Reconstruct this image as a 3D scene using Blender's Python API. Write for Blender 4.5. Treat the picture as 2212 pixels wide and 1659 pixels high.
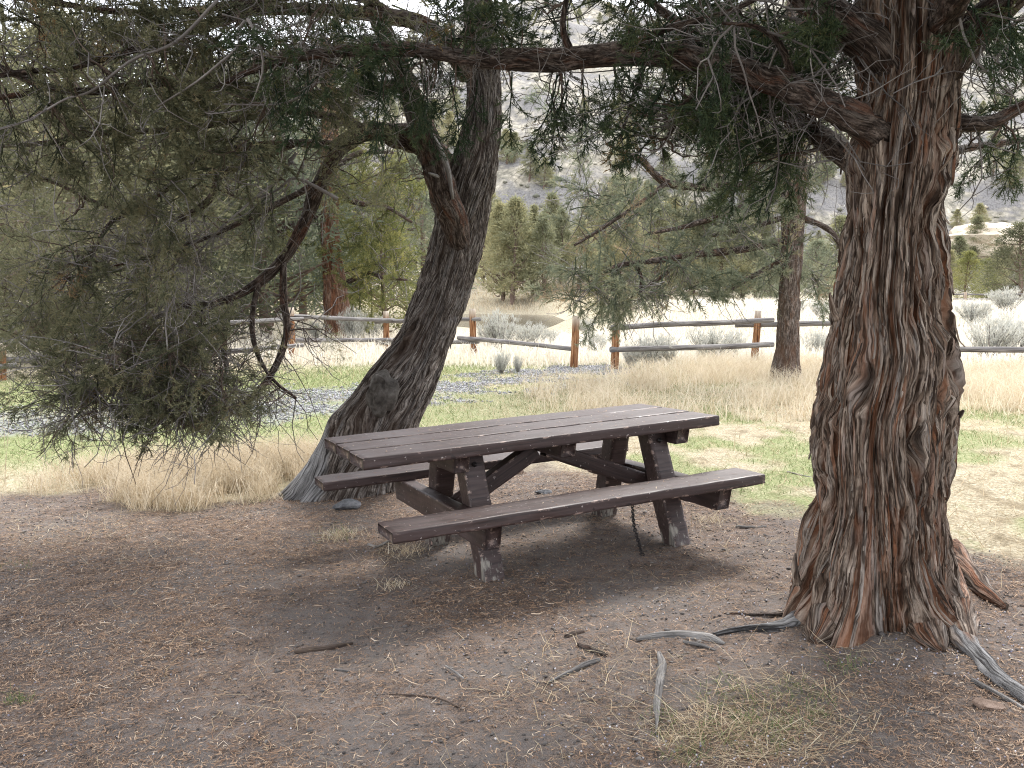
import bpy, bmesh, math, random
import numpy as np
from mathutils import Matrix, Vector

rng = np.random.default_rng(7)
random.seed(7)
scene = bpy.context.scene
for o in list(bpy.data.objects):
    bpy.data.objects.remove(o)
C = scene.collection

# ------------------------------------------------------------------ camera
F_PX, PITCH, ROLL, CAM_H = 1919.0, 0.0945, 0.0067, 1.531
_c, _s = math.cos(PITCH), math.sin(PITCH)
FWD = np.array([0, _c, -_s]); RGT0 = np.array([1.0, 0, 0]); UP0 = np.array([0, _s, _c])
_cr, _sr = math.cos(ROLL), math.sin(ROLL)
RGT = _cr * RGT0 + _sr * UP0
UPV = -_sr * RGT0 + _cr * UP0
CAM = np.array([0, 0, CAM_H])
cd = bpy.data.cameras.new('camera')
cd.sensor_width = 36.0
cd.lens = 36.0 * F_PX / 2212.0
cd.clip_start = 0.05
cd.clip_end = 3000
cam = bpy.data.objects.new('camera', cd)
C.objects.link(cam)
M3 = Matrix(((RGT[0], UPV[0], -FWD[0], CAM[0]), (RGT[1], UPV[1], -FWD[1], CAM[1]), (RGT[2], UPV[2], -FWD[2], CAM[2]), (0, 0, 0, 1)))
cam.matrix_world = M3
scene.camera = cam
scene.cycles.filter_width = 1.1
scene.cycles.denoising_prefilter = 'NONE'

# ------------------------------------------------------------------ light
SUN_EL, SUN_AZ = 48.0, 25.0        # azimuth measured from +Y towards +X
w = bpy.data.worlds.new('World')
scene.world = w
w.use_nodes = True
nt = w.node_tree
bg = nt.nodes['Background']
sky = nt.nodes.new('ShaderNodeTexSky')
sky.sky_type = 'NISHITA'
sky.sun_disc = False
sky.sun_elevation = math.radians(SUN_EL)
sky.sun_rotation = math.radians(SUN_AZ)
sky.dust_density = 2.0
tc = nt.nodes.new('ShaderNodeTexCoord')
mp = nt.nodes.new('ShaderNodeMapping')
mp.inputs['Scale'].default_value = (1.0, 1.0, 2.5)
nz = nt.nodes.new('ShaderNodeTexNoise')
nz.inputs['Scale'].default_value = 2.2
nz.inputs['Detail'].default_value = 6
rp = nt.nodes.new('ShaderNodeValToRGB')
rp.color_ramp.elements[0].position = 0.30
rp.color_ramp.elements[0].color = (0.55, 0.55, 0.55, 1)
rp.color_ramp.elements[1].position = 0.60
rp.color_ramp.elements[1].color = (1, 1, 1, 1)
mx = nt.nodes.new('ShaderNodeMix')
mx.data_type = 'RGBA'
mx.inputs[7].default_value = (8.2, 8.3, 8.75, 1)      # thin bright cloud
L = nt.links.new
L(tc.outputs['Generated'], mp.inputs['Vector'])
L(mp.outputs['Vector'], nz.inputs['Vector'])
L(nz.outputs['Fac'], rp.inputs['Fac'])
L(rp.outputs['Color'], mx.inputs[0])
L(sky.outputs['Color'], mx.inputs[6])
L(mx.outputs[2], bg.inputs['Color'])
bg.inputs['Strength'].default_value = 0.085

sd = bpy.data.lights.new('sun', 'SUN')
sd.energy = 1.5
sd.angle = math.radians(18)
sd.color = (1.0, 0.965, 0.92)
sun = bpy.data.objects.new('sun', sd)
C.objects.link(sun)
el, az = math.radians(SUN_EL), math.radians(SUN_AZ)
sv = Vector((math.sin(az) * math.cos(el), math.cos(az) * math.cos(el), math.sin(el)))
sun.rotation_euler = sv.to_track_quat('Z', 'Y').to_euler()
sun.location = sv * 50

scene.view_settings.view_transform = 'Standard'
scene.view_settings.look = 'None'
scene.view_settings.exposure = 2.08
scene.view_settings.gamma = 1.0
scene.view_settings.use_curve_mapping = False


# ------------------------------------------------------------------ projection helpers (photo measured at 2212 x 1659)
def ray(px, py):
    d = FWD * F_PX + RGT * (px - 1106.0) + UPV * (829.5 - py)
    return d / np.linalg.norm(d)


def W(px, py, Y):
    d = ray(px, py)
    return CAM + d * (Y / d[1])


def ss(a, b, x):
    t = np.clip((np.asarray(x, float) - a) / (b - a), 0, 1)
    return t * t * (3 - 2 * t)


_tab = {}


def vn(u, v, pu=4096, seed=0):
    """value noise 0..1, periodic in u with period pu"""
    if seed not in _tab:
        _tab[seed] = np.random.default_rng(1000 + seed).random((256, 256))
    tb = _tab[seed]
    u = np.asarray(u, float); v = np.asarray(v, float)
    iu = np.floor(u).astype(int); iv = np.floor(v).astype(int)
    fu = u - iu; fv = v - iv
    fu = fu * fu * (3 - 2 * fu); fv = fv * fv * (3 - 2 * fv)
    a = np.mod(iu, pu) % 256; b = np.mod(iu + 1, pu) % 256
    c = iv % 256; d = (iv + 1) % 256
    return (tb[a, c] * (1 - fu) + tb[b, c] * fu) * (1 - fv) + (tb[a, d] * (1 - fu) + tb[b, d] * fu) * fv


def fbm(u, v, seed=0, oct=4):
    r = 0; a = 0.5; t = 0
    for i in range(oct):
        r = r + a * vn(u * 2 ** i, v * 2 ** i, seed=seed + i); t += a; a *= 0.5
    return r / t


def H(x, y):
    x = np.asarray(x, float); y = np.asarray(y, float)
    near = 0.0585 * 4.5 * np.tanh((x - 0.1176) / 4.5) * (1 - ss(7, 15, y))
    bump = 0.03 * (vn(x * 0.9 + 50, y * 0.9 + 50, seed=3) - 0.5) * (1 - ss(10, 20, y)) * ss(2, 5, np.hypot(x - 0.1, y - 5.4))
    edge = 9.0 - 0.18 * (np.minimum(y, 60) - 45)       # foot of the rise right of the river
    rise = 1.28 * ss(21, 46, y) * ss(edge * 0.25, edge, x)
    left = 0.35 * ss(24, 34, y) * ss(-1, -7, x)
    yy = y + 0.10 * x
    low = -0.46 * ss(26, 50, y) * (1 - ss(edge * 0.25, edge, x)) * ss(-14, -4, x)
    dip = -1.6 * (ss(60, 66, yy) - ss(120, 126, yy)) * (1 - ss(9, 15, x))
    bank = 0.5 * ss(122, 128, yy) + 4.2 * ss(126, 152, yy) * (1 - 0.6 * ss(12, 30, x))
    hy = np.clip(y - 156 - 0.10 * np.abs(x), 0, 215)
    hill = 0.50 * hy * (0.80 + 0.4 * fbm(x * 0.010 + 9, y * 0.004 + 3, seed=20, oct=3)) * ss(0, 60, hy) * (1.02 + 0.0012 * np.clip(x, -300, 300))
    rough = (fbm(x * 0.05 + 40, y * 0.05 + 40, seed=30, oct=5) - 0.5) * 13 * ss(156, 200, y)
    return near + bump + rise + left + low + dip + bank + hill + rough


def G(px, py):
    d = ray(px, py)
    t0 = 0.5
    t = t0
    while t < 400:
        p = CAM + d * t
        if p[2] < H(p[0], p[1]):
            lo, hi = t0, t
            for _ in range(24):
                m = (lo + hi) / 2
                p = CAM + d * m
                if p[2] < H(p[0], p[1]): hi = m
                else: lo = m
            return CAM + d * hi
        t0 = t
        t *= 1.02
    return CAM + d * t


# ------------------------------------------------------------------ mesh helpers
def mesh_np(name, V, Q=None, T=None, uv=None, attrs=None, cols=None, smooth=False):
    me = bpy.data.meshes.new(name)
    V = np.ascontiguousarray(V, dtype=np.float32)
    Q = np.zeros((0, 4), np.int32) if Q is None else np.asarray(Q, np.int32).reshape(-1, 4)
    T = np.zeros((0, 3), np.int32) if T is None else np.asarray(T, np.int32).reshape(-1, 3)
    me.vertices.add(len(V))
    me.vertices.foreach_set('co', V.ravel())
    li = np.concatenate([Q.ravel(), T.ravel()]).astype(np.int32)
    me.loops.add(len(li))
    me.loops.foreach_set('vertex_index', li)
    nf = len(Q) + len(T)
    me.polygons.add(nf)
    st = np.concatenate([np.arange(len(Q)) * 4, len(Q) * 4 + np.arange(len(T)) * 3]).astype(np.int32)
    me.polygons.foreach_set('loop_start', st)
    me.polygons.foreach_set('loop_total', np.concatenate([np.full(len(Q), 4), np.full(len(T), 3)]).astype(np.int32))
    if smooth:
        me.polygons.foreach_set('use_smooth', np.ones(nf, bool))
    if uv is not None:
        l = me.uv_layers.new(name='UVMap')
        l.data.foreach_set('uv', np.ascontiguousarray(np.asarray(uv, np.float32)[li]).ravel())
    for k, a in (attrs or {}).items():
        at = me.attributes.new(k, 'FLOAT', 'POINT')
        at.data.foreach_set('value', np.ascontiguousarray(a, dtype=np.float32))
    for k, a in (cols or {}).items():
        at = me.attributes.new(k, 'FLOAT_COLOR', 'POINT')
        at.data.foreach_set('color', np.ascontiguousarray(a, dtype=np.float32).ravel())
    me.update(calc_edges=True)
    return me


def link(name, me, m=None, parent=None):
    o = bpy.data.objects.new(name, me)
    C.objects.link(o)
    if m is not None and me is not None and not me.materials:
        me.materials.append(m)
    if parent is not None:
        o.parent = parent
    return o


def tag(o, label=None, cat=None, group=None, kind=None):
    if label: o['label'] = label
    if cat: o['category'] = cat
    if group: o['group'] = group
    if kind: o['kind'] = kind
    return o


def empty(name, loc, label, cat, group=None):
    o = bpy.data.objects.new(name, None)
    o.empty_display_size = 0.2
    C.objects.link(o)
    o.location = Vector([float(a) for a in loc])
    return tag(o, label, cat, group)


def part(name, V, Q=None, T=None, m=None, parent=None, kind=None, **kw):
    """V in world space; stored relative to the parent's location"""
    V = np.asarray(V, float)
    if parent is not None:
        V = V - np.array(parent.location)
    o = link(name, mesh_np(name, V, Q, T, **kw), m, parent)
    if kind: o['kind'] = kind
    return o


def copy_tree(o, parent=None):
    c = o.copy()
    C.objects.link(c)
    if parent is not None: c.parent = parent
    for ch in list(o.children):
        copy_tree(ch, c)
    return c


def nrm(a):
    return a / np.maximum(np.linalg.norm(a, axis=-1, keepdims=True), 1e-9)


def tubes(P, R, S=3, cap=False):
    """P (N,K,3), R (N,K) -> V, Q, uv"""
    P = np.asarray(P, float); R = np.asarray(R, float)
    N, K, _ = P.shape
    Tn = np.empty_like(P)
    Tn[:, 1:-1] = P[:, 2:] - P[:, :-2]
    Tn[:, 0] = P[:, 1] - P[:, 0]; Tn[:, -1] = P[:, -1] - P[:, -2]
    Tn = nrm(Tn)
    ref = nrm(np.cross(Tn.mean(1), np.tile([0.31, 0.52, 0.79], (N, 1))))
    A = nrm(ref[:, None] - (ref[:, None] * Tn).sum(-1, keepdims=True) * Tn)
    B = np.cross(Tn, A)
    th = np.arange(S) / S * 2 * np.pi
    V = P[:, :, None] + R[:, :, None, None] * (np.cos(th)[None, None, :, None] * A[:, :, None] + np.sin(th)[None, None, :, None] * B[:, :, None])
    idx = np.arange(N * K * S).reshape(N, K, S)
    q = np.stack([idx[:, :-1], np.roll(idx, -1, 2)[:, :-1], np.roll(idx, -1, 2)[:, 1:], idx[:, 1:]], -1).reshape(-1, 4)
    ln = np.concatenate([np.zeros((N, 1)), np.cumsum(np.linalg.norm(np.diff(P, axis=1), axis=-1), 1)], 1)
    u = (np.abs(th / np.pi - 1))[None, None] * np.pi * R.mean(1)[:, None, None] + np.zeros((N, K, S))
    v = np.broadcast_to(ln[:, :, None] + rng.random((N, 1, 1)) * 20, (N, K, S))
    uv = np.stack([u + rng.random((N, 1, 1)) * 9, v], -1).reshape(-1, 2)
    V = V.reshape(-1, 3)
    return V, q, uv


def catmull(pts, n):
    pts = np.asarray(pts, float)
    p = np.concatenate([[2 * pts[0] - pts[1]], pts, [2 * pts[-1] - pts[-2]]])
    seg = len(pts) - 1
    t = np.linspace(0, seg - 1e-6, n)
    i = t.astype(int); f = (t - i)[:, None]
    a, b, c, d = p[i], p[i + 1], p[i + 2], p[i + 3]
    return 0.5 * (2 * b + (c - a) * f + (2 * a - 5 * b + 4 * c - d) * f * f + (3 * b - a - 3 * c + d) * f ** 3)


def limb_mesh(pts, rad, S=14, step=0.05, amp=0.16, seed=5, capend=True):
    """a knobbly tapered limb along pts"""
    pts = np.asarray(pts, float)
    ln = np.linalg.norm(np.diff(pts, axis=0), axis=1).sum()
    n = int(max(8, min(140, ln / step)))
    P = catmull(pts, n)
    R = np.interp(np.linspace(0, 1, n), np.linspace(0, 1, len(rad)), rad)
    V, Q, uv = tubes(P[None], R[None], S)
    V = V.reshape(n, S, 3)
    th = np.arange(S) / S
    d = (vn(th[None] * 6 + np.zeros((n, 1)), np.arange(n)[:, None] * step * 4 + np.zeros((1, S)), pu=6, seed=seed) - 0.5) * 1.1 \
        + (vn(th[None] * S / 2 + np.zeros((n, 1)), np.arange(n)[:, None] * step * 9 + np.zeros((1, S)), pu=S // 2, seed=seed + 1) - 0.5)
    V = P[:, None] + (V - P[:, None]) * (1 + amp * 1.6 * d[..., None])
    V = V.reshape(-1, 3)
    T = []
    if capend:
        a = (n - 1) * S
        V = np.concatenate([V, P[-1:], P[:1]])
        uv = np.concatenate([uv, uv[-1:], uv[:1]])
        e = len(V) - 2
        T = [(a + i, a + (i + 1) % S, e) for i in range(S)] + [((i + 1) % S, i, e + 1) for i in range(S)]
    return V, Q, np.array(T, int).reshape(-1, 3), uv, P, R


def strips(B, D, Ln, Wd, bend=0.25, r=None):
    """thin bent leaf cords: B base, D unit direction; 6 verts / 2 quads each"""
    r = r or rng
    N = len(B)
    side = nrm(np.cross(D, nrm(r.normal(size=(N, 3)))))
    bd = r.normal(size=(N, 3)) * bend
    p0 = B
    p1 = B + D * Ln[:, None] * 0.5
    p2 = B + (nrm(D + bd)) * Ln[:, None] * 0.97 * 0.5 + D * Ln[:, None] * 0.5
    w = side * Wd[:, None] * 0.5
    V = np.stack([p0 - w, p0 + w, p1 - w, p1 + w, p2 - w * 0.4, p2 + w * 0.4], 1).reshape(-1, 3)
    i = np.arange(N)[:, None] * 6
    Q = np.concatenate([i + [0, 1, 3, 2], i + [2, 3, 5, 4]])
    return V, Q


def blades(B, D, Ln, Wd, bend):
    """grass blades: 5 verts, quad + tri"""
    N = len(B)
    h = rng.random(N) * 2 * np.pi
    side = np.stack([np.cos(h), np.sin(h), np.zeros(N)], 1)
    p1 = B + D * (Ln * 0.55)[:, None]
    p2 = B + D * (Ln * 0.9)[:, None] + bend * Ln[:, None]
    w = side * Wd[:, None] * 0.5
    V = np.stack([B - w, B + w, p1 - w * 0.8, p1 + w * 0.8, p2], 1).reshape(-1, 3)
    i = np.arange(N)[:, None] * 5
    return V, i + [0, 1, 3, 2], i + [2, 3, 4]


_t = (1 + 5 ** 0.5) / 2
ICO_V = nrm(np.array([(-1, _t, 0), (1, _t, 0), (-1, -_t, 0), (1, -_t, 0), (0, -1, _t), (0, 1, _t), (0, -1, -_t), (0, 1, -_t), (_t, 0, -1), (_t, 0, 1), (-_t, 0, -1), (-_t, 0, 1)], float))
ICO_F = np.array([(0, 11, 5), (0, 5, 1), (0, 1, 7), (0, 7, 10), (0, 10, 11), (1, 5, 9), (5, 11, 4), (11, 10, 2), (10, 7, 6), (7, 1, 8), (3, 9, 4), (3, 4, 2), (3, 2, 6), (3, 6, 8), (3, 8, 9), (4, 9, 5), (2, 4, 11), (6, 2, 10), (8, 6, 7), (9, 8, 1)])


OCT_V = np.array([(1, 0, 0), (-1, 0, 0), (0, 1, 0), (0, -1, 0), (0, 0, 1), (0, 0, -1)], float)
OCT_F = np.array([(0, 2, 4), (2, 1, 4), (1, 3, 4), (3, 0, 4), (2, 0, 5), (1, 2, 5), (3, 1, 5), (0, 3, 5)])


def blobs(P, S, jitter=0.25, rough=False):
    """P (N,3), S (N,3) sizes; rough = eight-faced chips"""
    N = len(P)
    bv, bf = (OCT_V, OCT_F) if rough else (ICO_V, ICO_F)
    k = len(bv)
    v = bv[None] * (1 + (rng.random((N, k, 1)) - 0.5) * 2 * jitter) + (rng.normal(size=(N, k, 3)) * 0.18 if rough else 0)
    a = rng.random(N) * 6.283
    c, s = np.cos(a)[:, None], np.sin(a)[:, None]
    v = v * S[:, None]
    x = v[..., 0] * c - v[..., 1] * s; y = v[..., 0] * s + v[..., 1] * c
    v = np.stack([x, y, v[..., 2]], -1) + P[:, None]
    T = (np.arange(N)[:, None, None] * k + bf[None]).reshape(-1, 3)
    return v.reshape(-1, 3), T


# ------------------------------------------------------------------ materials
class NT:
    def __init__(s, name, rough=0.9, spec=0.2):
        s.m = bpy.data.materials.new(name)
        s.m.use_nodes = True
        s.t = s.m.node_tree
        s.b = s.t.nodes['Principled BSDF']
        s.b.inputs['Roughness'].default_value = rough
        s.b.inputs['Specular IOR Level'].default_value = spec
        s.out = s.t.nodes['Material Output']

    def n(s, ty, **kw):
        x = s.t.nodes.new('ShaderNode' + ty)
        for k, v in kw.items():
            setattr(x, k, v)
        return x

    def l(s, a, b):
        s.t.links.new(a, b)

    def val(s, x, sock):
        if hasattr(x, 'is_output'): s.l(x, sock)
        else: sock.default_value = x

    def coord(s, kind='Object', scale=(1, 1, 1)):
        if kind == 'UV':
            c = s.n('UVMap').outputs[0]
        else:
            c = s.n('TexCoord').outputs[kind]
        mp = s.n('Mapping')
        s.l(c, mp.inputs['Vector'])
        mp.inputs['Scale'].default_value = scale
        return mp.outputs[0]

    def noise(s, vec, scale=5, detail=4, rough=0.55, dist=0.0):
        x = s.n('TexNoise')
        s.l(vec, x.inputs['Vector'])
        x.inputs['Scale'].default_value = scale
        x.inputs['Detail'].default_value = detail
        x.inputs['Roughness'].default_value = rough
        x.inputs['Distortion'].default_value = dist
        return x.outputs['Fac']

    def ramp(s, fac, stops, interp='LINEAR'):
        x = s.n('ValToRGB')
        cr = x.color_ramp
        cr.interpolation = interp
        while len(cr.elements) < len(stops): cr.elements.new(0.5)
        for e, (p, c) in zip(cr.elements, stops):
            e.position = p
            e.color = (*c, 1) if hasattr(c, '__len__') else (c, c, c, 1)
        s.val(fac, x.inputs['Fac'])
        return x.outputs['Color']

    def mix(s, fac, a, b, mode='MIX'):
        x = s.n('Mix', data_type='RGBA', blend_type=mode)
        s.val(fac, x.inputs[0])
        for v, k in ((a, 6), (b, 7)):
            if isinstance(v, tuple): x.inputs[k].default_value = (*v, 1)
            else: s.l(v, x.inputs[k])
        return x.outputs[2]

    def math(s, op, a, b=0.0, clamp=False):
        x = s.n('Math', operation=op, use_clamp=clamp)
        s.val(a, x.inputs[0]); s.val(b, x.inputs[1])
        return x.outputs[0]

    def attr(s, name, out='Fac'):
        return s.n('Attribute', attribute_name=name).outputs[out]

    def rand(s):
        return s.n('ObjectInfo').outputs['Random']

    def bump(s, h, strength=0.5, dist=0.02):
        x = s.n('Bump')
        x.inputs['Strength'].default_value = strength
        x.inputs['Distance'].default_value = dist
        s.l(h, x.inputs['Height'])
        s.l(x.outputs[0], s.b.inputs['Normal'])

    def color(s, c):
        if isinstance(c, tuple): s.b.inputs['Base Color'].default_value = (*c, 1)
        else: s.l(c, s.b.inputs['Base Color'])
        return s

    def leaf(s, c, trans=0.3):
        """mix in some translucency"""
        s.color(c)
        t = s.n('BsdfTranslucent')
        s.l(c, t.inputs['Color'])
        mx = s.n('MixShader')
        mx.inputs[0].default_value = trans
        s.l(s.b.outputs[0], mx.inputs[1]); s.l(t.outputs[0], mx.inputs[2])
        s.l(mx.outputs[0], s.out.inputs['Surface'])
        return s.m


def bark(name, stops, red, gray, fu=60, fv=5, redamt=0.5, grayamt=0.5):
    """stringy juniper bark in uv metres"""
    k = NT(name, 0.92, 0.15)
    wv = k.coord('UV', (2.2, 1.6, 1))
    wn = k.n('TexNoise'); k.l(wv, wn.inputs['Vector']); wn.inputs['Scale'].default_value = 3
    uv = k.n('UVMap').outputs[0]
    ad = k.n('VectorMath', operation='MULTIPLY_ADD')
    k.l(wn.outputs['Color'], ad.inputs[0]); ad.inputs[1].default_value = (0.06, 0.0, 0); k.l(uv, ad.inputs[2])

    def st(a, b, sc=1.0, det=4, r=0.6):
        mp = k.n('Mapping'); k.l(ad.outputs[0], mp.inputs['Vector'])
        mp.inputs['Scale'].default_value = (a, b, 1)
        return k.noise(mp.outputs[0], sc, det, r)
    f1 = st(fu, fv, 1.0, 5, 0.65)
    f2 = st(fu * 0.35, fv * 0.45, 1.0, 4)
    f3 = st(fu * 2.6, fv * 2.2, 1.0, 3)
    base = k.ramp(f1, stops)
    f5 = st(fu * 0.6, fv * 6.5, 1.0, 4)
    base = k.mix(k.ramp(f5, [(0.36, 0.55), (0.46, 0.0)]), base, stops[0][1])
    rm = k.ramp(f2, [(0.52, 0.0), (0.66, redamt)])
    base = k.mix(rm, base, red)
    f4 = st(fu * 0.5 + 3, fv * 0.6, 1.0, 4)
    gm = k.ramp(f4, [(0.50, 0.0), (0.64, grayamt)])
    base = k.mix(gm, base, gray)
    base = k.mix(k.ramp(f3, [(0.40, 0.9), (0.52, 0.0)]), base, stops[0][1])
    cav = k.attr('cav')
    base = k.mix(k.ramp(cav, [(0.3, 0.0), (1.0, 0.7)]), base, tuple(0.6 * a for a in red))   # red inner bark, darkened to paint shade into the cracks
    bw = k.attr('bare')
    gw = k.ramp(st(fu * 1.2, 2.5, 1.0, 5, 0.65), [(0.40, (0.035, 0.033, 0.033)), (0.5, (0.17, 0.167, 0.167)), (0.61, (0.32, 0.315, 0.315))])
    base = k.mix(bw, base, gw)
    k.color(base)
    hsum = k.math('ADD', k.math('ADD', f1, k.math('MULTIPLY', f3, 0.5)), k.math('MULTIPLY', f5, 0.5))
    k.bump(hsum, 1.0, 0.03)
    return k.m


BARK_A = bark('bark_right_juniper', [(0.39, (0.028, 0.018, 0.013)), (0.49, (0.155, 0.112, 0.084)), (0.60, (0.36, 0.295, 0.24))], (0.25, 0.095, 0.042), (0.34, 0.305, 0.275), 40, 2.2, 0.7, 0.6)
BARK_B = bark('bark_leaning_juniper', [(0.39, (0.024, 0.018, 0.015)), (0.49, (0.155, 0.130, 0.113)), (0.60, (0.36, 0.325, 0.295))], (0.10, 0.068, 0.052), (0.23, 0.22, 0.215), 50, 4, 0.3, 0.7)
BARK_C = bark('bark_middle_juniper', [(0.37, (0.045, 0.034, 0.028)), (0.5, (0.125, 0.098, 0.082)), (0.63, (0.24, 0.20, 0.175))], (0.17, 0.095, 0.06), (0.30, 0.26, 0.24), 28, 5, 0.5, 0.5)
BARK_RED = bark('bark_red_juniper', [(0.36, (0.07, 0.036, 0.025)), (0.5, (0.20, 0.11, 0.075)), (0.64, (0.33, 0.23, 0.17))], (0.27, 0.11, 0.055), (0.30, 0.25, 0.22), 16, 2.2, 0.7, 0.35)
BARK_LIMB = bark('bark_limb', [(0.37, (0.020, 0.014, 0.011)), (0.5, (0.075, 0.055, 0.045)), (0.63, (0.20, 0.16, 0.135))], (0.15, 0.062, 0.034), (0.20, 0.18, 0.165), 60, 9, 0.6, 0.45)


def twig_mat(name, a, b, c):
    k = NT(name, 0.85, 0.2)
    n1 = k.noise(k.coord('UV', (3, 1.3, 1)), 1.0, 3)
    k.color(k.ramp(n1, [(0.3, a), (0.5, b), (0.7, c)]))
    return k.m


TWIG_GRAY = twig_mat('dead_twig', (0.07, 0.062, 0.058), (0.16, 0.145, 0.138), (0.31, 0.29, 0.275))
TWIG_DARK = twig_mat('live_twig', (0.035, 0.024, 0.018), (0.075, 0.052, 0.04), (0.15, 0.115, 0.095))


def foliage(name, stops, trans=0.28, hue=0.35):
    k = NT(name, 0.75, 0.25)
    t = k.math('ADD', k.attr('tone'), k.math('MULTIPLY', k.math('SUBTRACT', k.rand(), 0.5), hue))
    return k.leaf(k.ramp(t, stops), trans)


FOL_A = foliage('juniper_foliage_dark', [(0.0, (0.020, 0.036, 0.019)), (0.4, (0.046, 0.070, 0.034)), (0.75, (0.095, 0.115, 0.050)), (1.0, (0.19, 0.125, 0.055))])
FOL_B = foliage('juniper_foliage_olive', [(0.0, (0.066, 0.075, 0.046)), (0.4, (0.158, 0.160, 0.094)), (0.72, (0.26, 0.242, 0.14)), (1.0, (0.28, 0.18, 0.095))], 0.5)
FOL_C = foliage('juniper_foliage_grey', [(0.0, (0.12, 0.145, 0.10)), (0.4, (0.20, 0.22, 0.15)), (0.75, (0.29, 0.285, 0.18)), (1.0, (0.36, 0.27, 0.17))], 0.5)
FOL_Y = foliage('juniper_foliage_yellow', [(0.0, (0.08, 0.095, 0.035)), (0.4, (0.17, 0.18, 0.065)), (0.75, (0.30, 0.285, 0.10)), (1.0, (0.38, 0.33, 0.13))], 0.42)
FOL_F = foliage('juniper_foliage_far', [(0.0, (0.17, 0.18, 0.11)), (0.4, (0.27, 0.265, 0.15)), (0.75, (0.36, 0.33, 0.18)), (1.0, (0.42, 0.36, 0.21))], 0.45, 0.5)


def tone_mat(name, stops, trans=0.35, hue=0.0, rough=0.8):
    k = NT(name, rough, 0.2)
    t = k.attr('tone')
    if hue: t = k.math('ADD', t, k.math('MULTIPLY', k.math('SUBTRACT', k.rand(), 0.5), hue))
    return k.leaf(k.ramp(t, stops), trans)


GRASS_DRY = tone_mat('dry_grass', [(0.0, (0.36, 0.28, 0.18)), (0.5, (0.57, 0.475, 0.335)), (1.0, (0.74, 0.67, 0.54))])
GRASS_PALE = tone_mat('pale_field_grass', [(0.0, (0.60, 0.53, 0.41)), (0.5, (0.74, 0.69, 0.59)), (1.0, (0.82, 0.79, 0.72))])
GRASS_GREEN = tone_mat('green_grass', [(0.0, (0.09, 0.125, 0.045)), (0.5, (0.18, 0.225, 0.09)), (1.0, (0.36, 0.36, 0.19))])
STRAW = tone_mat('straw_litter', [(0.0, (0.33, 0.24, 0.14)), (0.5, (0.50, 0.40, 0.26)), (1.0, (0.66, 0.58, 0.42))], 0.2)
LITTER = tone_mat('needle_litter', [(0.0, (0.06, 0.038, 0.028)), (0.4, (0.20, 0.125, 0.082)), (0.75, (0.38, 0.26, 0.17)), (1.0, (0.52, 0.43, 0.33))], 0.0)
SAGE = tone_mat('sagebrush_leaf', [(0.0, (0.30, 0.30, 0.265)), (0.5, (0.46, 0.46, 0.415)), (1.0, (0.62, 0.61, 0.555))], 0.3)
PEBBLE = tone_mat('pebble', [(0.0, (0.055, 0.05, 0.048)), (0.5, (0.125, 0.112, 0.104)), (1.0, (0.24, 0.22, 0.20))], 0.0)
GRAVEL = tone_mat('gravel_stone', [(0.0, (0.075, 0.075, 0.08)), (0.5, (0.19, 0.19, 0.20)), (1.0, (0.42, 0.42, 0.43))], 0.0)
BERRY = tone_mat('juniper_berry', [(0.0, (0.14, 0.14, 0.22)), (0.5, (0.32, 0.31, 0.36)), (1.0, (0.62, 0.60, 0.61))], 0.0)


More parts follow.
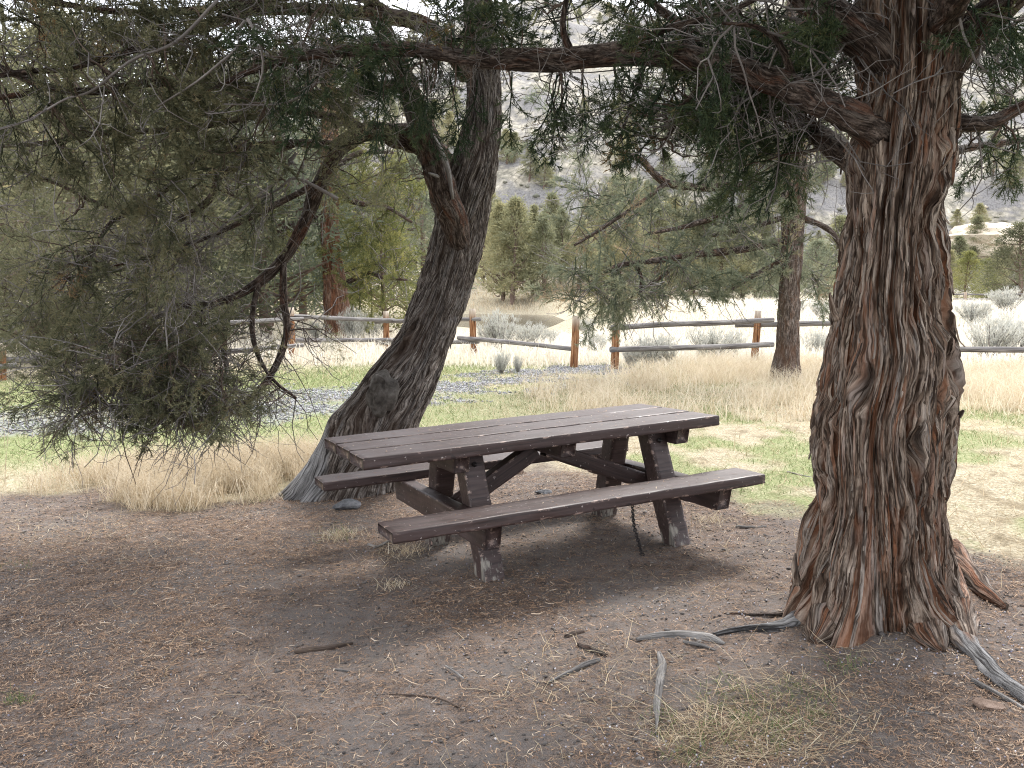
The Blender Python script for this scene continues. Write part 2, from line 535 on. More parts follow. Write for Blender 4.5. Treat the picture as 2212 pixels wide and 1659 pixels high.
def ground_mat():
    k = NT('ground_soil', 0.95, 0.1)
    P = k.coord('Object')
    z = k.n('SeparateColor'); k.l(k.attr('zone', 'Color'), z.inputs[0])
    duff, grav, green = z.outputs[0], z.outputs[1], z.outputs[2]
    n1 = k.noise(P, 1.3, 6, 0.6); n2 = k.noise(P, 9, 6, 0.65); n3 = k.noise(P, 55, 5, 0.7); n4 = k.noise(P, 190, 3, 0.7)
    soil = k.ramp(n2, [(0.36, (0.064, 0.055, 0.051)), (0.5, (0.136, 0.118, 0.110)), (0.64, (0.212, 0.186, 0.172))])
    soil = k.mix(k.ramp(n3, [(0.44, 0.0), (0.56, 0.8)]), soil, (0.20, 0.142, 0.105))
    soil = k.mix(k.ramp(n4, [(0.50, 0.0), (0.60, 0.8)]), soil, (0.042, 0.030, 0.025))
    soil = k.mix(k.ramp(n1, [(0.45, 0.0), (0.6, 0.65)]), soil, (0.140, 0.128, 0.121))
    straw = k.ramp(n3, [(0.34, (0.15, 0.125, 0.08)), (0.5, (0.35, 0.305, 0.215)), (0.66, (0.55, 0.50, 0.39))])
    n5 = k.noise(k.coord('Object', (1, 0.6, 1)), 4.5, 6, 0.7)
    straw = k.mix(k.ramp(n5, [(0.50, 0.0), (0.62, 0.75)]), straw, (0.17, 0.135, 0.085))
    straw = k.mix(k.ramp(n5, [(0.34, 0.6), (0.44, 0.0)]), straw, (0.22, 0.245, 0.125))
    gv = k.ramp(n4, [(0.3, (0.10, 0.10, 0.11)), (0.5, (0.25, 0.25, 0.265)), (0.7, (0.42, 0.42, 0.44))])
    gr = k.ramp(n3, [(0.34, (0.09, 0.115, 0.045)), (0.5, (0.19, 0.225, 0.095)), (0.66, (0.36, 0.355, 0.20))])
    c = k.mix(green, straw, gr)
    c = k.mix(grav, c, gv)
    c = k.mix(duff, c, soil)
    hm = k.attr('hill')
    h1 = k.noise(k.coord('Object', (1, 1, 1.6)), 0.05, 8, 0.7); h2 = k.noise(k.coord('Object', (1, 1, 0.6)), 0.55, 8, 0.7); h3 = k.noise(P, 2.2, 5, 0.7)
    hc = k.ramp(h2, [(0.36, (0.12, 0.115, 0.095)), (0.5, (0.26, 0.24, 0.195)), (0.64, (0.46, 0.42, 0.345))])
    hc = k.mix(k.ramp(h1, [(0.44, 0.0), (0.53, 0.9)]), hc, k.ramp(h3, [(0.36, (0.085, 0.083, 0.088)), (0.62, (0.23, 0.225, 0.23))]))
    hc = k.mix(k.ramp(h3, [(0.56, 0.0), (0.66, 0.5)]), hc, (0.15, 0.145, 0.11))
    c = k.mix(hm, c, hc)
    k.color(c)
    k.bump(k.math('ADD', n3, k.math('MULTIPLY', n4, 0.6)), 0.7, 0.012)
    return k.m


def paint_mat():
    k = NT('brown_paint', 0.55, 0.4)
    P = k.coord('Object')
    Pg = k.coord('Object', (2.0, 26, 26))
    g = k.noise(Pg, 1.5, 5, 0.65)
    base = k.ramp(g, [(0.34, (0.021, 0.0125, 0.0115)), (0.5, (0.047, 0.0275, 0.0245)), (0.66, (0.062, 0.041, 0.0395))])
    lines = k.noise(k.coord('Object', (1.3, 75, 75)), 1.0, 3, 0.6)
    base = k.mix(k.ramp(lines, [(0.56, 0.0), (0.66, 0.75)]), base, (0.012, 0.008, 0.008))
    big = k.noise(P, 2.5, 4)
    base = k.mix(k.ramp(big, [(0.45, 0.0), (0.7, 0.35)]), base, (0.070, 0.053, 0.054))
    # scuffs and droppings
    spk = k.noise(k.coord('Object', (1, 1.6, 1)), 38, 3, 0.6)
    base = k.mix(k.ramp(spk, [(0.675, 0.0), (0.70, 0.8)]), base, (0.42, 0.37, 0.35))
    drk = k.noise(k.coord('Object', (1.0, 3.0, 1)), 21, 2, 0.5)
    base = k.mix(k.ramp(drk, [(0.70, 0.0), (0.73, 0.85)]), base, (0.02, 0.013, 0.013))
    # worn edges
    e = k.attr('edge')
    ch = k.noise(k.coord('Object', (5, 14, 14)), 2.0, 5, 0.7)
    em = k.math('MULTIPLY', k.ramp(ch, [(0.565, 0.0), (0.61, 0.9)]), e)
    base = k.mix(em, base, (0.33, 0.24, 0.20))
    # bare grey wood where the paint has come away at the feet
    wr = k.attr('wear')
    pw = k.noise(k.coord('Object', (18, 18, 3.0)), 1.0, 5, 0.62)
    wm = k.ramp(k.math('ADD', k.math('MULTIPLY', wr, 0.225), pw), [(0.70, 0.0), (0.74, 1.0)])
    wood = k.ramp(k.noise(k.coord('Object', (60, 60, 4)), 1.0, 4), [(0.36, (0.06, 0.054, 0.048)), (0.5, (0.17, 0.155, 0.135)), (0.64, (0.27, 0.25, 0.215))])
    base = k.mix(wm, base, wood)
    k.color(base)
    rr = k.ramp(big, [(0.4, 0.46), (0.65, 0.68)])
    k.l(rr, k.b.inputs['Roughness'])
    k.bump(k.math('ADD', g, k.math('MULTIPLY', k.noise(P, 30, 4), 0.7)), 0.28, 0.006)
    return k.m


def post_mat():
    k = NT('stained_post', 0.8, 0.2)
    g = k.noise(k.coord('Object', (26, 26, 2.5)), 1.0, 5, 0.6)
    c = k.ramp(g, [(0.36, (0.07, 0.028, 0.014)), (0.5, (0.22, 0.098, 0.042)), (0.64, (0.36, 0.21, 0.115))])
    top = k.attr('top')
    c = k.mix(top, c, k.ramp(g, [(0.3, (0.30, 0.24, 0.18)), (0.7, (0.52, 0.46, 0.38))]))
    k.color(c); k.bump(g, 0.4, 0.01)
    return k.m


def rail_mat():
    k = NT('weathered_rail', 0.85, 0.2)
    g = k.noise(k.coord('UV', (30, 1.5, 1)), 1.0, 5, 0.65)
    k.color(k.ramp(g, [(0.3, (0.045, 0.04, 0.038)), (0.5, (0.16, 0.15, 0.145)), (0.7, (0.33, 0.315, 0.30))]))
    k.bump(g, 0.5, 0.01)
    return k.m


def wood_gray(name, lo=(0.13, 0.12, 0.115), mid=(0.27, 0.255, 0.245), hi=(0.42, 0.40, 0.385)):
    k = NT(name, 0.8, 0.25)
    g = k.noise(k.coord('UV', (70, 5, 1)), 1.0, 5, 0.65)
    g2 = k.noise(k.coord('UV', (160, 3.0, 1)), 1.0, 4, 0.6)
    c = k.ramp(g, [(0.36, lo), (0.5, mid), (0.62, hi)])
    k.color(k.mix(k.ramp(g2, [(0.36, 0.85), (0.44, 0.0)]), c, tuple(0.4 * a for a in lo)))
    k.bump(k.math('ADD', g, g2), 0.9, 0.012)
    return k.m


def rock_mat(name, a, b, c):
    k = NT(name, 0.9, 0.25)
    P = k.coord('Object')
    n = k.noise(P, 14, 6, 0.65)
    k.color(k.ramp(n, [(0.3, a), (0.5, b), (0.7, c)]))
    k.bump(n, 0.8, 0.02)
    return k.m


def simple(name, c, rough=0.6, metal=0.0):
    k = NT(name, rough, 0.4)
    n = k.noise(k.coord('Object'), 40, 3)
    k.color(k.mix(k.ramp(n, [(0.4, 0.0), (0.7, 0.5)]), c, tuple(min(1, a * 0.5) for a in c)))
    k.b.inputs['Metallic'].default_value = metal
    return k.m


GROUND = ground_mat(); PAINT = paint_mat(); POST = post_mat(); RAIL = rail_mat()
WOODGRAY = wood_gray('bleached_wood', (0.09, 0.085, 0.082), (0.19, 0.18, 0.172), (0.31, 0.295, 0.28)); DEADWOOD = wood_gray('dead_flank_wood', (0.06, 0.06, 0.062), (0.19, 0.19, 0.195), (0.33, 0.33, 0.335))
SCAR = None
BARKCHIP = wood_gray('dark_bark_chip', (0.025, 0.017, 0.013), (0.06, 0.042, 0.033), (0.12, 0.09, 0.07))
ROCK_GRAY = rock_mat('grey_rock', (0.05, 0.052, 0.056), (0.12, 0.122, 0.128), (0.24, 0.24, 0.25))
ROCK_BROWN = rock_mat('brown_rock', (0.10, 0.068, 0.05), (0.19, 0.135, 0.105), (0.28, 0.21, 0.17))
STEEL = simple('dark_steel', (0.05, 0.045, 0.045), 0.5, 0.8)


def water_mat():
    k = NT('river_water', 0.12, 0.5)
    n = k.noise(k.coord('Object', (1.0, 3.5, 1)), 1.6, 4)
    k.color(k.ramp(n, [(0.35, (0.030, 0.027, 0.022)), (0.7, (0.06, 0.054, 0.045))]))
    k.bump(n, 0.25, 0.06)
    return k.m


WATER = water_mat()

# ------------------------------------------------------------------ ground sheet
PATH = np.array([G(px, py)[:2] for px, py in ((1300, 797), (1215, 806), (1120, 818), (1000, 836), (850, 850), (650, 866), (300, 892), (-100, 918), (-700, 960))])


def path_dist(x, y):
    d = np.full(np.shape(x), 1e9)
    for a, b in zip(PATH[:-1], PATH[1:]):
        ab = b - a
        t = np.clip(((x - a[0]) * ab[0] + (y - a[1]) * ab[1]) / (ab @ ab), 0, 1)
        d = np.minimum(d, np.hypot(x - a[0] - t * ab[0], y - a[1] - t * ab[1]))
    return d


# far edge of the bare needle-covered soil, as (x, y) on the ground
DUFF_EDGE = np.array([G(px, py)[:2] for px, py in ((-900, 1300), (-250, 1150), (0, 1085), (180, 1075), (400, 1078), (600, 1055), (760, 1010), (900, 985), (1100, 990), (1350, 1020), (1560, 1065), (1740, 1105), (2070, 1180), (2212, 1215), (2700, 1330), (3300, 1400))])


def zones(x, y):
    nz1 = fbm(x * 0.9 + 100, y * 0.9 + 100, seed=40, oct=4) - 0.5
    nz2 = fbm(x * 3 + 100, y * 3 + 100, seed=50, oct=3) - 0.5
    # edge is single valued in view angle: compare y with the edge's y at this x / y ratio
    k = np.arctan2(x, np.maximum(y, 0.05)); ke = np.arctan2(DUFF_EDGE[:, 0], DUFF_EDGE[:, 1])
    ye = np.interp(k, ke, np.hypot(DUFF_EDGE[:, 0], DUFF_EDGE[:, 1]))
    r = np.hypot(x, y)
    duff = ss(0.35, -0.35, (r - ye) + nz1 * 1.6 + nz2 * 0.9)
    pd = path_dist(x, y)
    grav = ss(1.5, 0.3, pd + nz1 * 3.2 + nz2 * 2.4) * (1 - duff)
    grav = np.maximum(grav, 0.75 * ss(0.53, 0.63, fbm(x * 0.55 + 20, y * 0.55 + 7, seed=60, oct=3)) * ss(4.6, 3.4, r) * ss(-0.2, -0.7, x) * 0.6)
    # green lawn between path and fence, thin green nearer
    green = ss(4.6, 1.0, np.abs(pd - 2.2) + nz1 * 3.0) * ss(24.5, 19.5, y + nz1 * 3 - 0.2 * np.minimum(x, 0)) * (0.35 + 0.65 * ss(1.5, -2.5, x))
    green = np.maximum(green, 0.9 * ss(0.44, 0.60, fbm(x * 1.5 + 300, y * 1.0 + 30, seed=70, oct=4)) * ss(16, 11, y))
    green = green * (1 - duff) * (1 - ss(15, 12, y) * ss(-1.0, -1.8, x) * ss(7.8, 9.2, r) * 0)
    dry_l = ss(9.6, 8.2, y) * ss(-0.2, -1.0, x)          # tall dry strip on the left
    green = green * (1 - 0.9 * dry_l)
    grav = np.where(r < ye + 0.4, grav * 0.9, grav * (1 - dry_l)) * (1 - 0.35 * ss(-2, -5, x))
    return duff, np.clip(grav, 0, 1), np.clip(green, 0, 1)


def axis(segs):
    out = []
    for a, b, s in segs:
        out.append(np.arange(a, b, s))
    out.append([segs[-1][1]])
    return np.unique(np.round(np.concatenate(out), 4))


gx = axis([(-420, -160, 20), (-160, -40, 4), (-40, -14, 1.6), (-14, -4.5, 0.35), (-4.5, -3, 0.09), (-3, 3, 0.05), (3, 4.5, 0.09), (4.5, 14, 0.35), (14, 40, 1.6), (40, 160, 4), (160, 420, 20)])
gy = axis([(-30, -6, 3), (-6, 1, 0.4), (1, 1.7, 0.08), (1.7, 7, 0.048), (7, 11, 0.1), (11, 26, 0.35), (26, 58, 0.9), (58, 70, 0.6), (70, 118, 3), (118, 156, 1.2), (156, 400, 3.0), (400, 560, 16)])
X, Y = np.meshgrid(gx, gy)
Z = H(X, Y)
nearm = ss(9, 6, Y) * ss(5, 3.5, np.abs(X))
Z = Z + nearm * ((fbm(X * 7 + 60, Y * 7 + 60, seed=80, oct=4) - 0.5) * 0.028 + (vn(X * 26 + 3, Y * 26 + 9, seed=85) - 0.5) * 0.010)
dz, gz, grz = zones(X, Y)
nx, ny = len(gx), len(gy)
ii = np.arange(nx * ny).reshape(ny, nx)
Qg = np.stack([ii[:-1, :-1], ii[:-1, 1:], ii[1:, 1:], ii[1:, :-1]], -1).reshape(-1, 4)
hm = ss(128, 158, Y + 0.1 * X) * 0.95
ground = part('ground', np.stack([X, Y, Z], -1).reshape(-1, 3), Qg, m=GROUND, smooth=True,
              cols={'zone': np.stack([dz, gz, grz, np.ones_like(dz)], -1).reshape(-1, 4)}, attrs={'hill': hm.ravel()})
tag(ground, kind='structure')


def river():
    xs = np.linspace(-90, 16, 54); ys = np.linspace(58, 132, 20)
    x, y = np.meshgrid(xs, ys)
    y = y - 0.10 * x
    i = np.arange(x.size).reshape(x.shape)
    q = np.stack([i[:-1, :-1], i[:-1, 1:], i[1:, 1:], i[1:, :-1]], -1).reshape(-1, 4)
    o = part('river', np.stack([x, y, np.full_like(x, -0.5)], -1).reshape(-1, 3), q, m=WATER)
    tag(o, kind='structure')


river()


# ------------------------------------------------------------------ trunks
def ribbed_trunk(rows, Y, nth, nz_, seed, top, A=(0.024, 0.013, 0.005), P=(15, 46, 110), depth=0.95, toes=(), knots=(), bare=None, base_ext=0.15, vs=(0.8, 2.4, 6.0)):
    """rows (py, left px, right px) measured on the photo -> rings in the plane y = Y"""
    L_ = [(W(a, py, Y), W(b, py, Y)) for py, a, b in rows]
    zc = np.array([(a[2] + b[2]) / 2 for a, b in L_])
    fl = np.array([math.atan2(a[0], Y) for a, b in L_]); fr = np.array([math.atan2(b[0], Y) for a, b in L_])   # sight lines touching the trunk
    cx = Y * np.tan((fl + fr) / 2); rr = Y / np.cos((fl + fr) / 2) * np.sin((fr - fl) / 2)
    o = np.argsort(zc); zc, cx, rr = zc[o], cx[o], rr[o]
    # extend: below ground and up out of the frame
    zc = np.concatenate([[zc[0] - base_ext], zc, [top[0]]]); cx = np.concatenate([[cx[0]], cx, [top[1]]]); rr = np.concatenate([[rr[0] * 1.06], rr, [top[2]]])
    zv = zc[-2]
    n1 = int(nz_ * 0.85)
    z = np.concatenate([np.linspace(zc[0], zv, n1), np.linspace(zv, zc[-1], nz_ - n1 + 1)[1:]])
    cxz = np.interp(z, zc, cx); rz = np.interp(z, zc, rr)
    kk = np.ones(9) / 9
    pad = lambda a: np.convolve(np.pad(a, 4, 'edge'), kk, 'valid')
    cxz, rz = pad(cxz), pad(rz)
    th = np.arange(nth) / nth
    TH, ZZ = np.meshgrid(th, z)
    def warp(TH, ZZ):
        t2 = TH + 0.075 * (vn(TH * 5, ZZ * 1.1 + 7, 5, seed) - 0.5) + 0.028 * (vn(TH * 14, ZZ * 3.0, 14, seed + 1) - 0.5)
        rec = np.zeros_like(TH)
        for kt, kz, kr, kd in knots:          # angle (turns), height, radius m, depth m
            R0 = np.interp(kz, z, rz) * 2 * np.pi
            du = ((TH - kt + 0.5) % 1 - 0.5)
            ds = np.hypot(du * R0, (ZZ - kz) * 0.42)
            t2 = t2 - 0.6 * du * np.exp(-(ds / (kr * 2.4)) ** 2)
            rec += -kd * np.exp(-(ds / kr) ** 2) + 0.55 * kd * np.exp(-((ds - kr * 1.7) / (kr * 0.6)) ** 2)
        return t2, rec
    t2, rec = warp(TH, ZZ)
    d = 0
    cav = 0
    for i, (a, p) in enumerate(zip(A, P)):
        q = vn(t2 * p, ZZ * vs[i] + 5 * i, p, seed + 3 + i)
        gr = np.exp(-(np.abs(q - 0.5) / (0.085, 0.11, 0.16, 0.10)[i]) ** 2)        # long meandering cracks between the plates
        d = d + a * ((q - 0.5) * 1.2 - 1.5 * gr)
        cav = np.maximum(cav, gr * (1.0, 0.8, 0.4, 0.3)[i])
    flare = np.zeros_like(TH)
    for ta, wd, amt, hgt in toes:
        du = ((TH - ta + 0.5) % 1 - 0.5)
        flare += amt * np.exp(-(du / wd) ** 2) * np.exp(-np.maximum(ZZ - z[0] - base_ext, 0) / hgt)
    d = d - np.percentile(d, 93)
    bm_ = np.zeros_like(TH) if bare is None else bare(TH, ZZ)
    d = d * (1 - 0.55 * bm_)
    rad = rz[:, None] + d + rec + flare
    V = np.stack([cxz[:, None] + rad * np.cos(TH * 2 * np.pi), Y + rad * depth * np.sin(TH * 2 * np.pi), ZZ], -1).reshape(-1, 3)
    idx = np.arange(nth * len(z)).reshape(len(z), nth)
    Q = np.stack([idx[:-1], np.roll(idx, -1, 1)[:-1], np.roll(idx, -1, 1)[1:], idx[1:]], -1).reshape(-1, 4)
    uv = np.stack([(np.abs(t2 * 2 - 1)) * np.pi * np.mean(rz) , ZZ], -1).reshape(-1, 2)
    uv[:, 0] += (TH.ravel() > 0.5) * 3.7
    cavn = np.clip(cav, 0, 1)
    return V, Q, uv, cavn.ravel(), dict(z=z, cx=cxz, rad=rad, warp=warp, Y=Y, depth=depth, bare=bm_.ravel())


# ------------------------------------------------------------------ foliage sprays (shared meshes)
def make_spray(seed, cords=15, tips=26, dead=0.0):
    r = np.random.default_rng(seed)
    n = 7
    t = np.linspace(0, 1, n)
    main = np.stack([t, 0.05 * np.sin(t * 3 + r.random() * 6), -0.10 * t ** 2 + 0.04 * np.sin(t * 5 + r.random() * 6)], 1)
    tv, tq, tuv = [], [], []
    off = 0
    paths = [main]; rads = [np.linspace(0.014, 0.004, n)]
    B, D, Ln, tone = [], [], [], []
    ns = 15
    for i in range(ns):
        s = 0.16 + 0.82 * (i + r.random() * 0.7) / ns
        p = np.array([np.interp(s, t, main[:, k]) for k in range(3)])
        sgn = 1 if i % 2 else -1
        a = r.uniform(0.45, 1.0)
        dr = nrm(np.array([math.cos(a), sgn * math.sin(a) * r.uniform(0.5, 1), r.normal() * 0.42 - 0.10]))
        ln = r.uniform(0.17, 0.36) * (1.15 - 0.55 * s)
        tt = np.linspace(0, 1, n)
        q = p + dr * (tt * ln)[:, None] + np.array([0, 0, -0.05]) * (tt ** 2)[:, None] + r.normal(size=3) * 0.03 * (tt ** 2)[:, None]
        paths.append(q); rads.append(np.linspace(0.006, 0.003, n))
        tn = r.random() * 0.35
        for c in range(cords):
            u = 0.25 + 0.75 * r.random() ** 0.7
            b = np.array([np.interp(u, tt, q[:, k]) for k in range(3)])
            B.append(b); D.append(nrm(dr + r.normal(size=3) * 0.55)); Ln.append(r.uniform(0.05, 0.12)); tone.append(0.12 + tn + r.random() * 0.32)
    for c in range(tips):
        u = 0.8 + 0.2 * r.random()
        b = np.array([np.interp(u, t, main[:, k]) for k in range(3)])
        B.append(b); D.append(nrm(np.array([1, 0, -0.1]) + r.normal(size=3) * 0.5)); Ln.append(r.uniform(0.05, 0.13)); tone.append(0.2 + r.random() * 0.4)
    B, D, Ln, tone = map(np.array, (B, D, Ln, tone))
    # every cord carries two short side cords
    k = len(B)
    B2 = np.repeat(B + D * (Ln * 0.45)[:, None], 1, 0); D2 = nrm(D + r.normal(size=(k, 3)) * 0.6); L2 = Ln * r.uniform(0.45, 0.7, k)
    B = np.concatenate([B, B2]); D = np.concatenate([D, D2]); Ln = np.concatenate([Ln, L2]); tone = np.concatenate([tone, tone + r.normal(size=k) * 0.06])
    V, Q = strips(B, D, Ln, r.uniform(0.0055, 0.0105, len(B)), 0.3, r)
    T = np.repeat(np.clip(tone + dead, 0, 1), 6)
    Vt, Qt, uvt = tubes(np.array(paths), np.array(rads), 3)
    return dict(ns=len(B), V=np.concatenate([V, Vt]), Q=np.concatenate([Q, Qt + len(V)]), tone=np.concatenate([T, np.full(len(Vt), 0.08)]))


SPR = [make_spray(100 + i, cords=(12, 15, 18)[i % 3]) for i in range(8)] + [make_spray(140, 7, 12, 0.5)]


def spray_meshes(m, nm):
    out = []
    for s in SPR:
        me = mesh_np('foliage_spray', s['V'], s['Q'], attrs={'tone': s['tone']})
        me.materials.append(m)
        out.append(me)
    return out


def frames(d, roll):
    d = nrm(d)
    up = np.array([0, 0, 1.0])
    s = nrm(np.cross(up, d) + 1e-4)
    u = np.cross(d, s)
    c, n = math.cos(roll), math.sin(roll)
    s2 = s * c + u * n
    u2 = np.cross(d, s2)
    return np.stack([d, s2, u2], 1)       # columns


class Juniper:
    def __init__(s, root, fol, twig=TWIG_DARK, limb_m=BARK_LIMB):
        s.root = root; s.fol = fol; s.twig = twig; s.limb_m = limb_m
        s.np = []; s.nr = []; s.slim = 1.0
        s.spr = []

    def limb(s, pts, rad, name='limb', m=None, nodes=True, **kw):
        V, Q, T, uv, P, R = limb_mesh(pts, rad, **kw)
        part(name, V, Q, T, m=m or s.limb_m, parent=s.root, uv=uv, smooth=True)
        if nodes:
            s.np += list(P[2:]); s.nr += list(R[2:])
        return P, R

    def limb_px(s, pts, rpx, **kw):
        """pts (px, py, Y); rpx radii in photo pixels"""
        P = np.array([W(*p) for p in pts])
        rad = [r * p[2] / F_PX * s.slim for r, p in zip(rpx, pts)]
        return s.limb(P, rad, **kw)

    def grow(s, att, K=8, sag=0.10, rmax=0.02, tipr=0.002, wig=0.05):
        NP = np.array(s.np); NR = np.array(s.nr)
        att = np.asarray(att)
        d0 = np.min(np.linalg.norm(att[:, None] - NP[None, ::3], axis=-1), 1)
        paths, rads, dirs, ends = [], [], [], []
        for a in att[np.argsort(d0)]:
            dd = np.linalg.norm(NP - a, axis=1) + 0.25 * (NR < 0.006)
            j = int(np.argmin(dd))
            p = NP[j]; ln = np.linalg.norm(a - p)
            t = np.linspace(0, 1, K)[:, None]
            mid = rng.normal(size=3) * wig * ln * 1.6
            q = p + (a - p) * t + np.array([0, 0, 1.0]) * sag * ln * np.sin(t * np.pi) * rng.uniform(-1, 0.8) + mid * np.sin(t * np.pi) + np.concatenate([np.zeros((1, 3)), rng.normal(size=(K - 2, 3)) * wig * ln * 0.35, np.zeros((1, 3))])
            r0 = min(NR[j] * 0.75, tipr + 0.012 * ln + 0.001, rmax)
            rd = np.linspace(r0, tipr, K)
            paths.append(q); rads.append(rd)
            NP = np.concatenate([NP, q[1:]]); NR = np.concatenate([NR, rd[1:]])
            dirs.append(q[-1] - q[-3]); ends.append(a)
        V, Q, uv = tubes(np.array(paths), np.array(rads), 4)
        part('twigs', V, Q, m=s.twig, parent=s.root, kind='stuff', uv=uv, smooth=True)
        s.NP, s.NR = NP, NR
        return np.array(ends), nrm(np.array(dirs))

    def dead(s, n, ln, r, hang=0.0, sub=2.0, box=None, m=TWIG_GRAY, K=6, curl=0.46):
        """curling bare twigs off the branch nodes"""
        NP = s.NP
        if box is not None:
            NP = NP[box(NP)]
        i = rng.integers(0, len(NP), n)
        P = [NP[i]]
        d = nrm(rng.normal(size=(n, 3)) + np.array([0, 0, -hang]))
        st = rng.uniform(ln[0], ln[1], n) / (K - 1)
        cv = rng.normal(size=(n, 3)) * curl * 0.6
        for k in range(K - 1):
            d = nrm(d + cv * 0.5 + rng.normal(size=(n, 3)) * curl * 0.7)
            P.append(P[-1] + d * st[:, None])
        P = np.stack(P, 1)
        R = rng.uniform(r[0], r[1], (n, 1)) * np.linspace(1, 0.45, K)[None]
        allP, allR = [P], [R]
        m2 = int(n * sub)
        j = rng.integers(0, n, m2); kk = rng.integers(2, K - 1, m2)
        S0 = P[j, kk]; d = nrm(P[j, kk] - P[j, kk - 1] + rng.normal(size=(m2, 3)) * 0.7)
        st2 = st[j] * rng.uniform(0.35, 0.7, m2)
        Q_ = [S0]
        for k in range(K - 1):
            d = nrm(d + rng.normal(size=(m2, 3)) * curl)
            Q_.append(Q_[-1] + d * st2[:, None])
        Q_ = np.stack(Q_, 1)
        allP.append(Q_); allR.append(R[j, kk][:, None] * np.linspace(0.75, 0.35, K)[None])
        V, Q, uv = tubes(np.concatenate(allP), np.concatenate(allR), 3)
        part('dead_twigs', V, Q, m=m, parent=s.root, kind='stuff', uv=uv, smooth=True)

    def sprays(s, ends, dirs, size, meshes, limit=300, droop=0.35, deadp=0.05, back=0.35):
        """one object per spray up to the limit, the rest joined"""
        n = len(ends)
        # those nearest to the camera become objects of their own
        vis = np.argsort(np.linalg.norm(ends - CAM, axis=1))
        Vj, Qj, Tj, off = [], [], [], 0
        base = np.array(s.root.location)
        for rank, i in enumerate(vis):
            d = nrm(dirs[i] + rng.normal(size=3) * 0.35 + np.array([0, 0, -droop]))
            sz = rng.uniform(*size)
            F = frames(d, rng.uniform(-1.0, 1.0) if rng.random() < 0.6 else rng.uniform(-3.1, 3.1))
            k = 8 if rng.random() < deadp else int(rng.integers(0, 8))
            p = ends[i] - d * sz * back
            if rank < limit:
                o = bpy.data.objects.new('foliage_spray', meshes[k])
                C.objects.link(o)
                o.parent = s.root
                Mx = Matrix.Identity(4)
                for a in range(3):
                    for b in range(3):
                        Mx[a][b] = float(F[a, b] * sz)
                    Mx[a][3] = float(p[a] - base[a])
                o.matrix_local = Mx
            else:
                g = SPR[k]
                ns_ = g['ns'] // 2
                sel = g['V'][:ns_ * 12].reshape(ns_, 12, 3)[:, [0, 1, 4, 5]].reshape(-1, 3)
                v = (sel * sz) @ F.T + p
                ix = np.arange(ns_)[:, None] * 4
                Vj.append(v); Qj.append(ix + [0, 1, 3, 2] + off); Tj.append(np.clip(np.repeat(g['tone'][:ns_ * 12:12], 4) + rng.uniform(-0.15, 0.15), 0, 1)); off += len(v)
        if Vj:
            part('foliage', np.concatenate(Vj), np.concatenate(Qj), m=s.fol, parent=s.root, kind='stuff', attrs={'tone': np.concatenate(Tj)})


def ell(lst):
    """scatter attractor points in ellipses (px, py, rx, ry, Y0, Y1, n) of the photo"""
    out = []
    for cx, cy, rx, ry, y0, y1, n in lst:
        a = rng.random(n) * 2 * np.pi; r = np.sqrt(rng.random(n))
        for k in range(n):
            out.append(W(cx + rx * r[k] * math.cos(a[k]), cy + ry * r[k] * math.sin(a[k]), rng.uniform(y0, y1)))
    return np.array(out)


def shade_crown(root, m, blobs_, n, seed, ln=(0.10, 0.22), wd=(0.015, 0.035), name='crown'):
    """unseen upper crown, put in for the shade it casts: clumps (centre, radii)"""
    r = np.random.default_rng(seed)
    B, D = [], []
    for c, rad, wgt in blobs_:
        k = int(n * wgt)
        nc = max(4, k // 60)
        cc = nrm(r.normal(size=(nc, 3))) * (r.random((nc, 1)) ** 0.45) * np.array(rad) + np.array(c)
        j = r.integers(0, nc, k)
        o = r.normal(size=(k, 3)) * 0.16 * np.mean(rad) ** 0.5
        B.append(cc[j] + o); D.append(nrm(o + r.normal(size=(k, 3)) * 0.1 + np.array([0, 0, 0.05])))
    B = np.concatenate(B); D = np.concatenate(D)
    ln_, wd_ = r.uniform(*ln, len(B))[:, None], r.uniform(*wd, len(B))[:, None]
    sd_ = nrm(np.cross(D, nrm(r.normal(size=D.shape)))) * wd_ / 2
    V = np.stack([B - sd_, B + sd_, B + D * ln_ + sd_ * 0.6, B + D * ln_ - sd_ * 0.6], 1).reshape(-1, 3)
    part(name, V, np.arange(len(V)).reshape(-1, 4), m=m, parent=root, kind='stuff', attrs={'tone': np.repeat(np.clip(r.normal(0.4, 0.16, len(B)), 0, 1), 4)})

SPM_A, SPM_B, SPM_C = spray_meshes(FOL_A, 'a'), spray_meshes(FOL_B, 'b'), spray_meshes(FOL_C, 'c')


def root_at(x, y):
    return (x, y, float(H(x, y)))


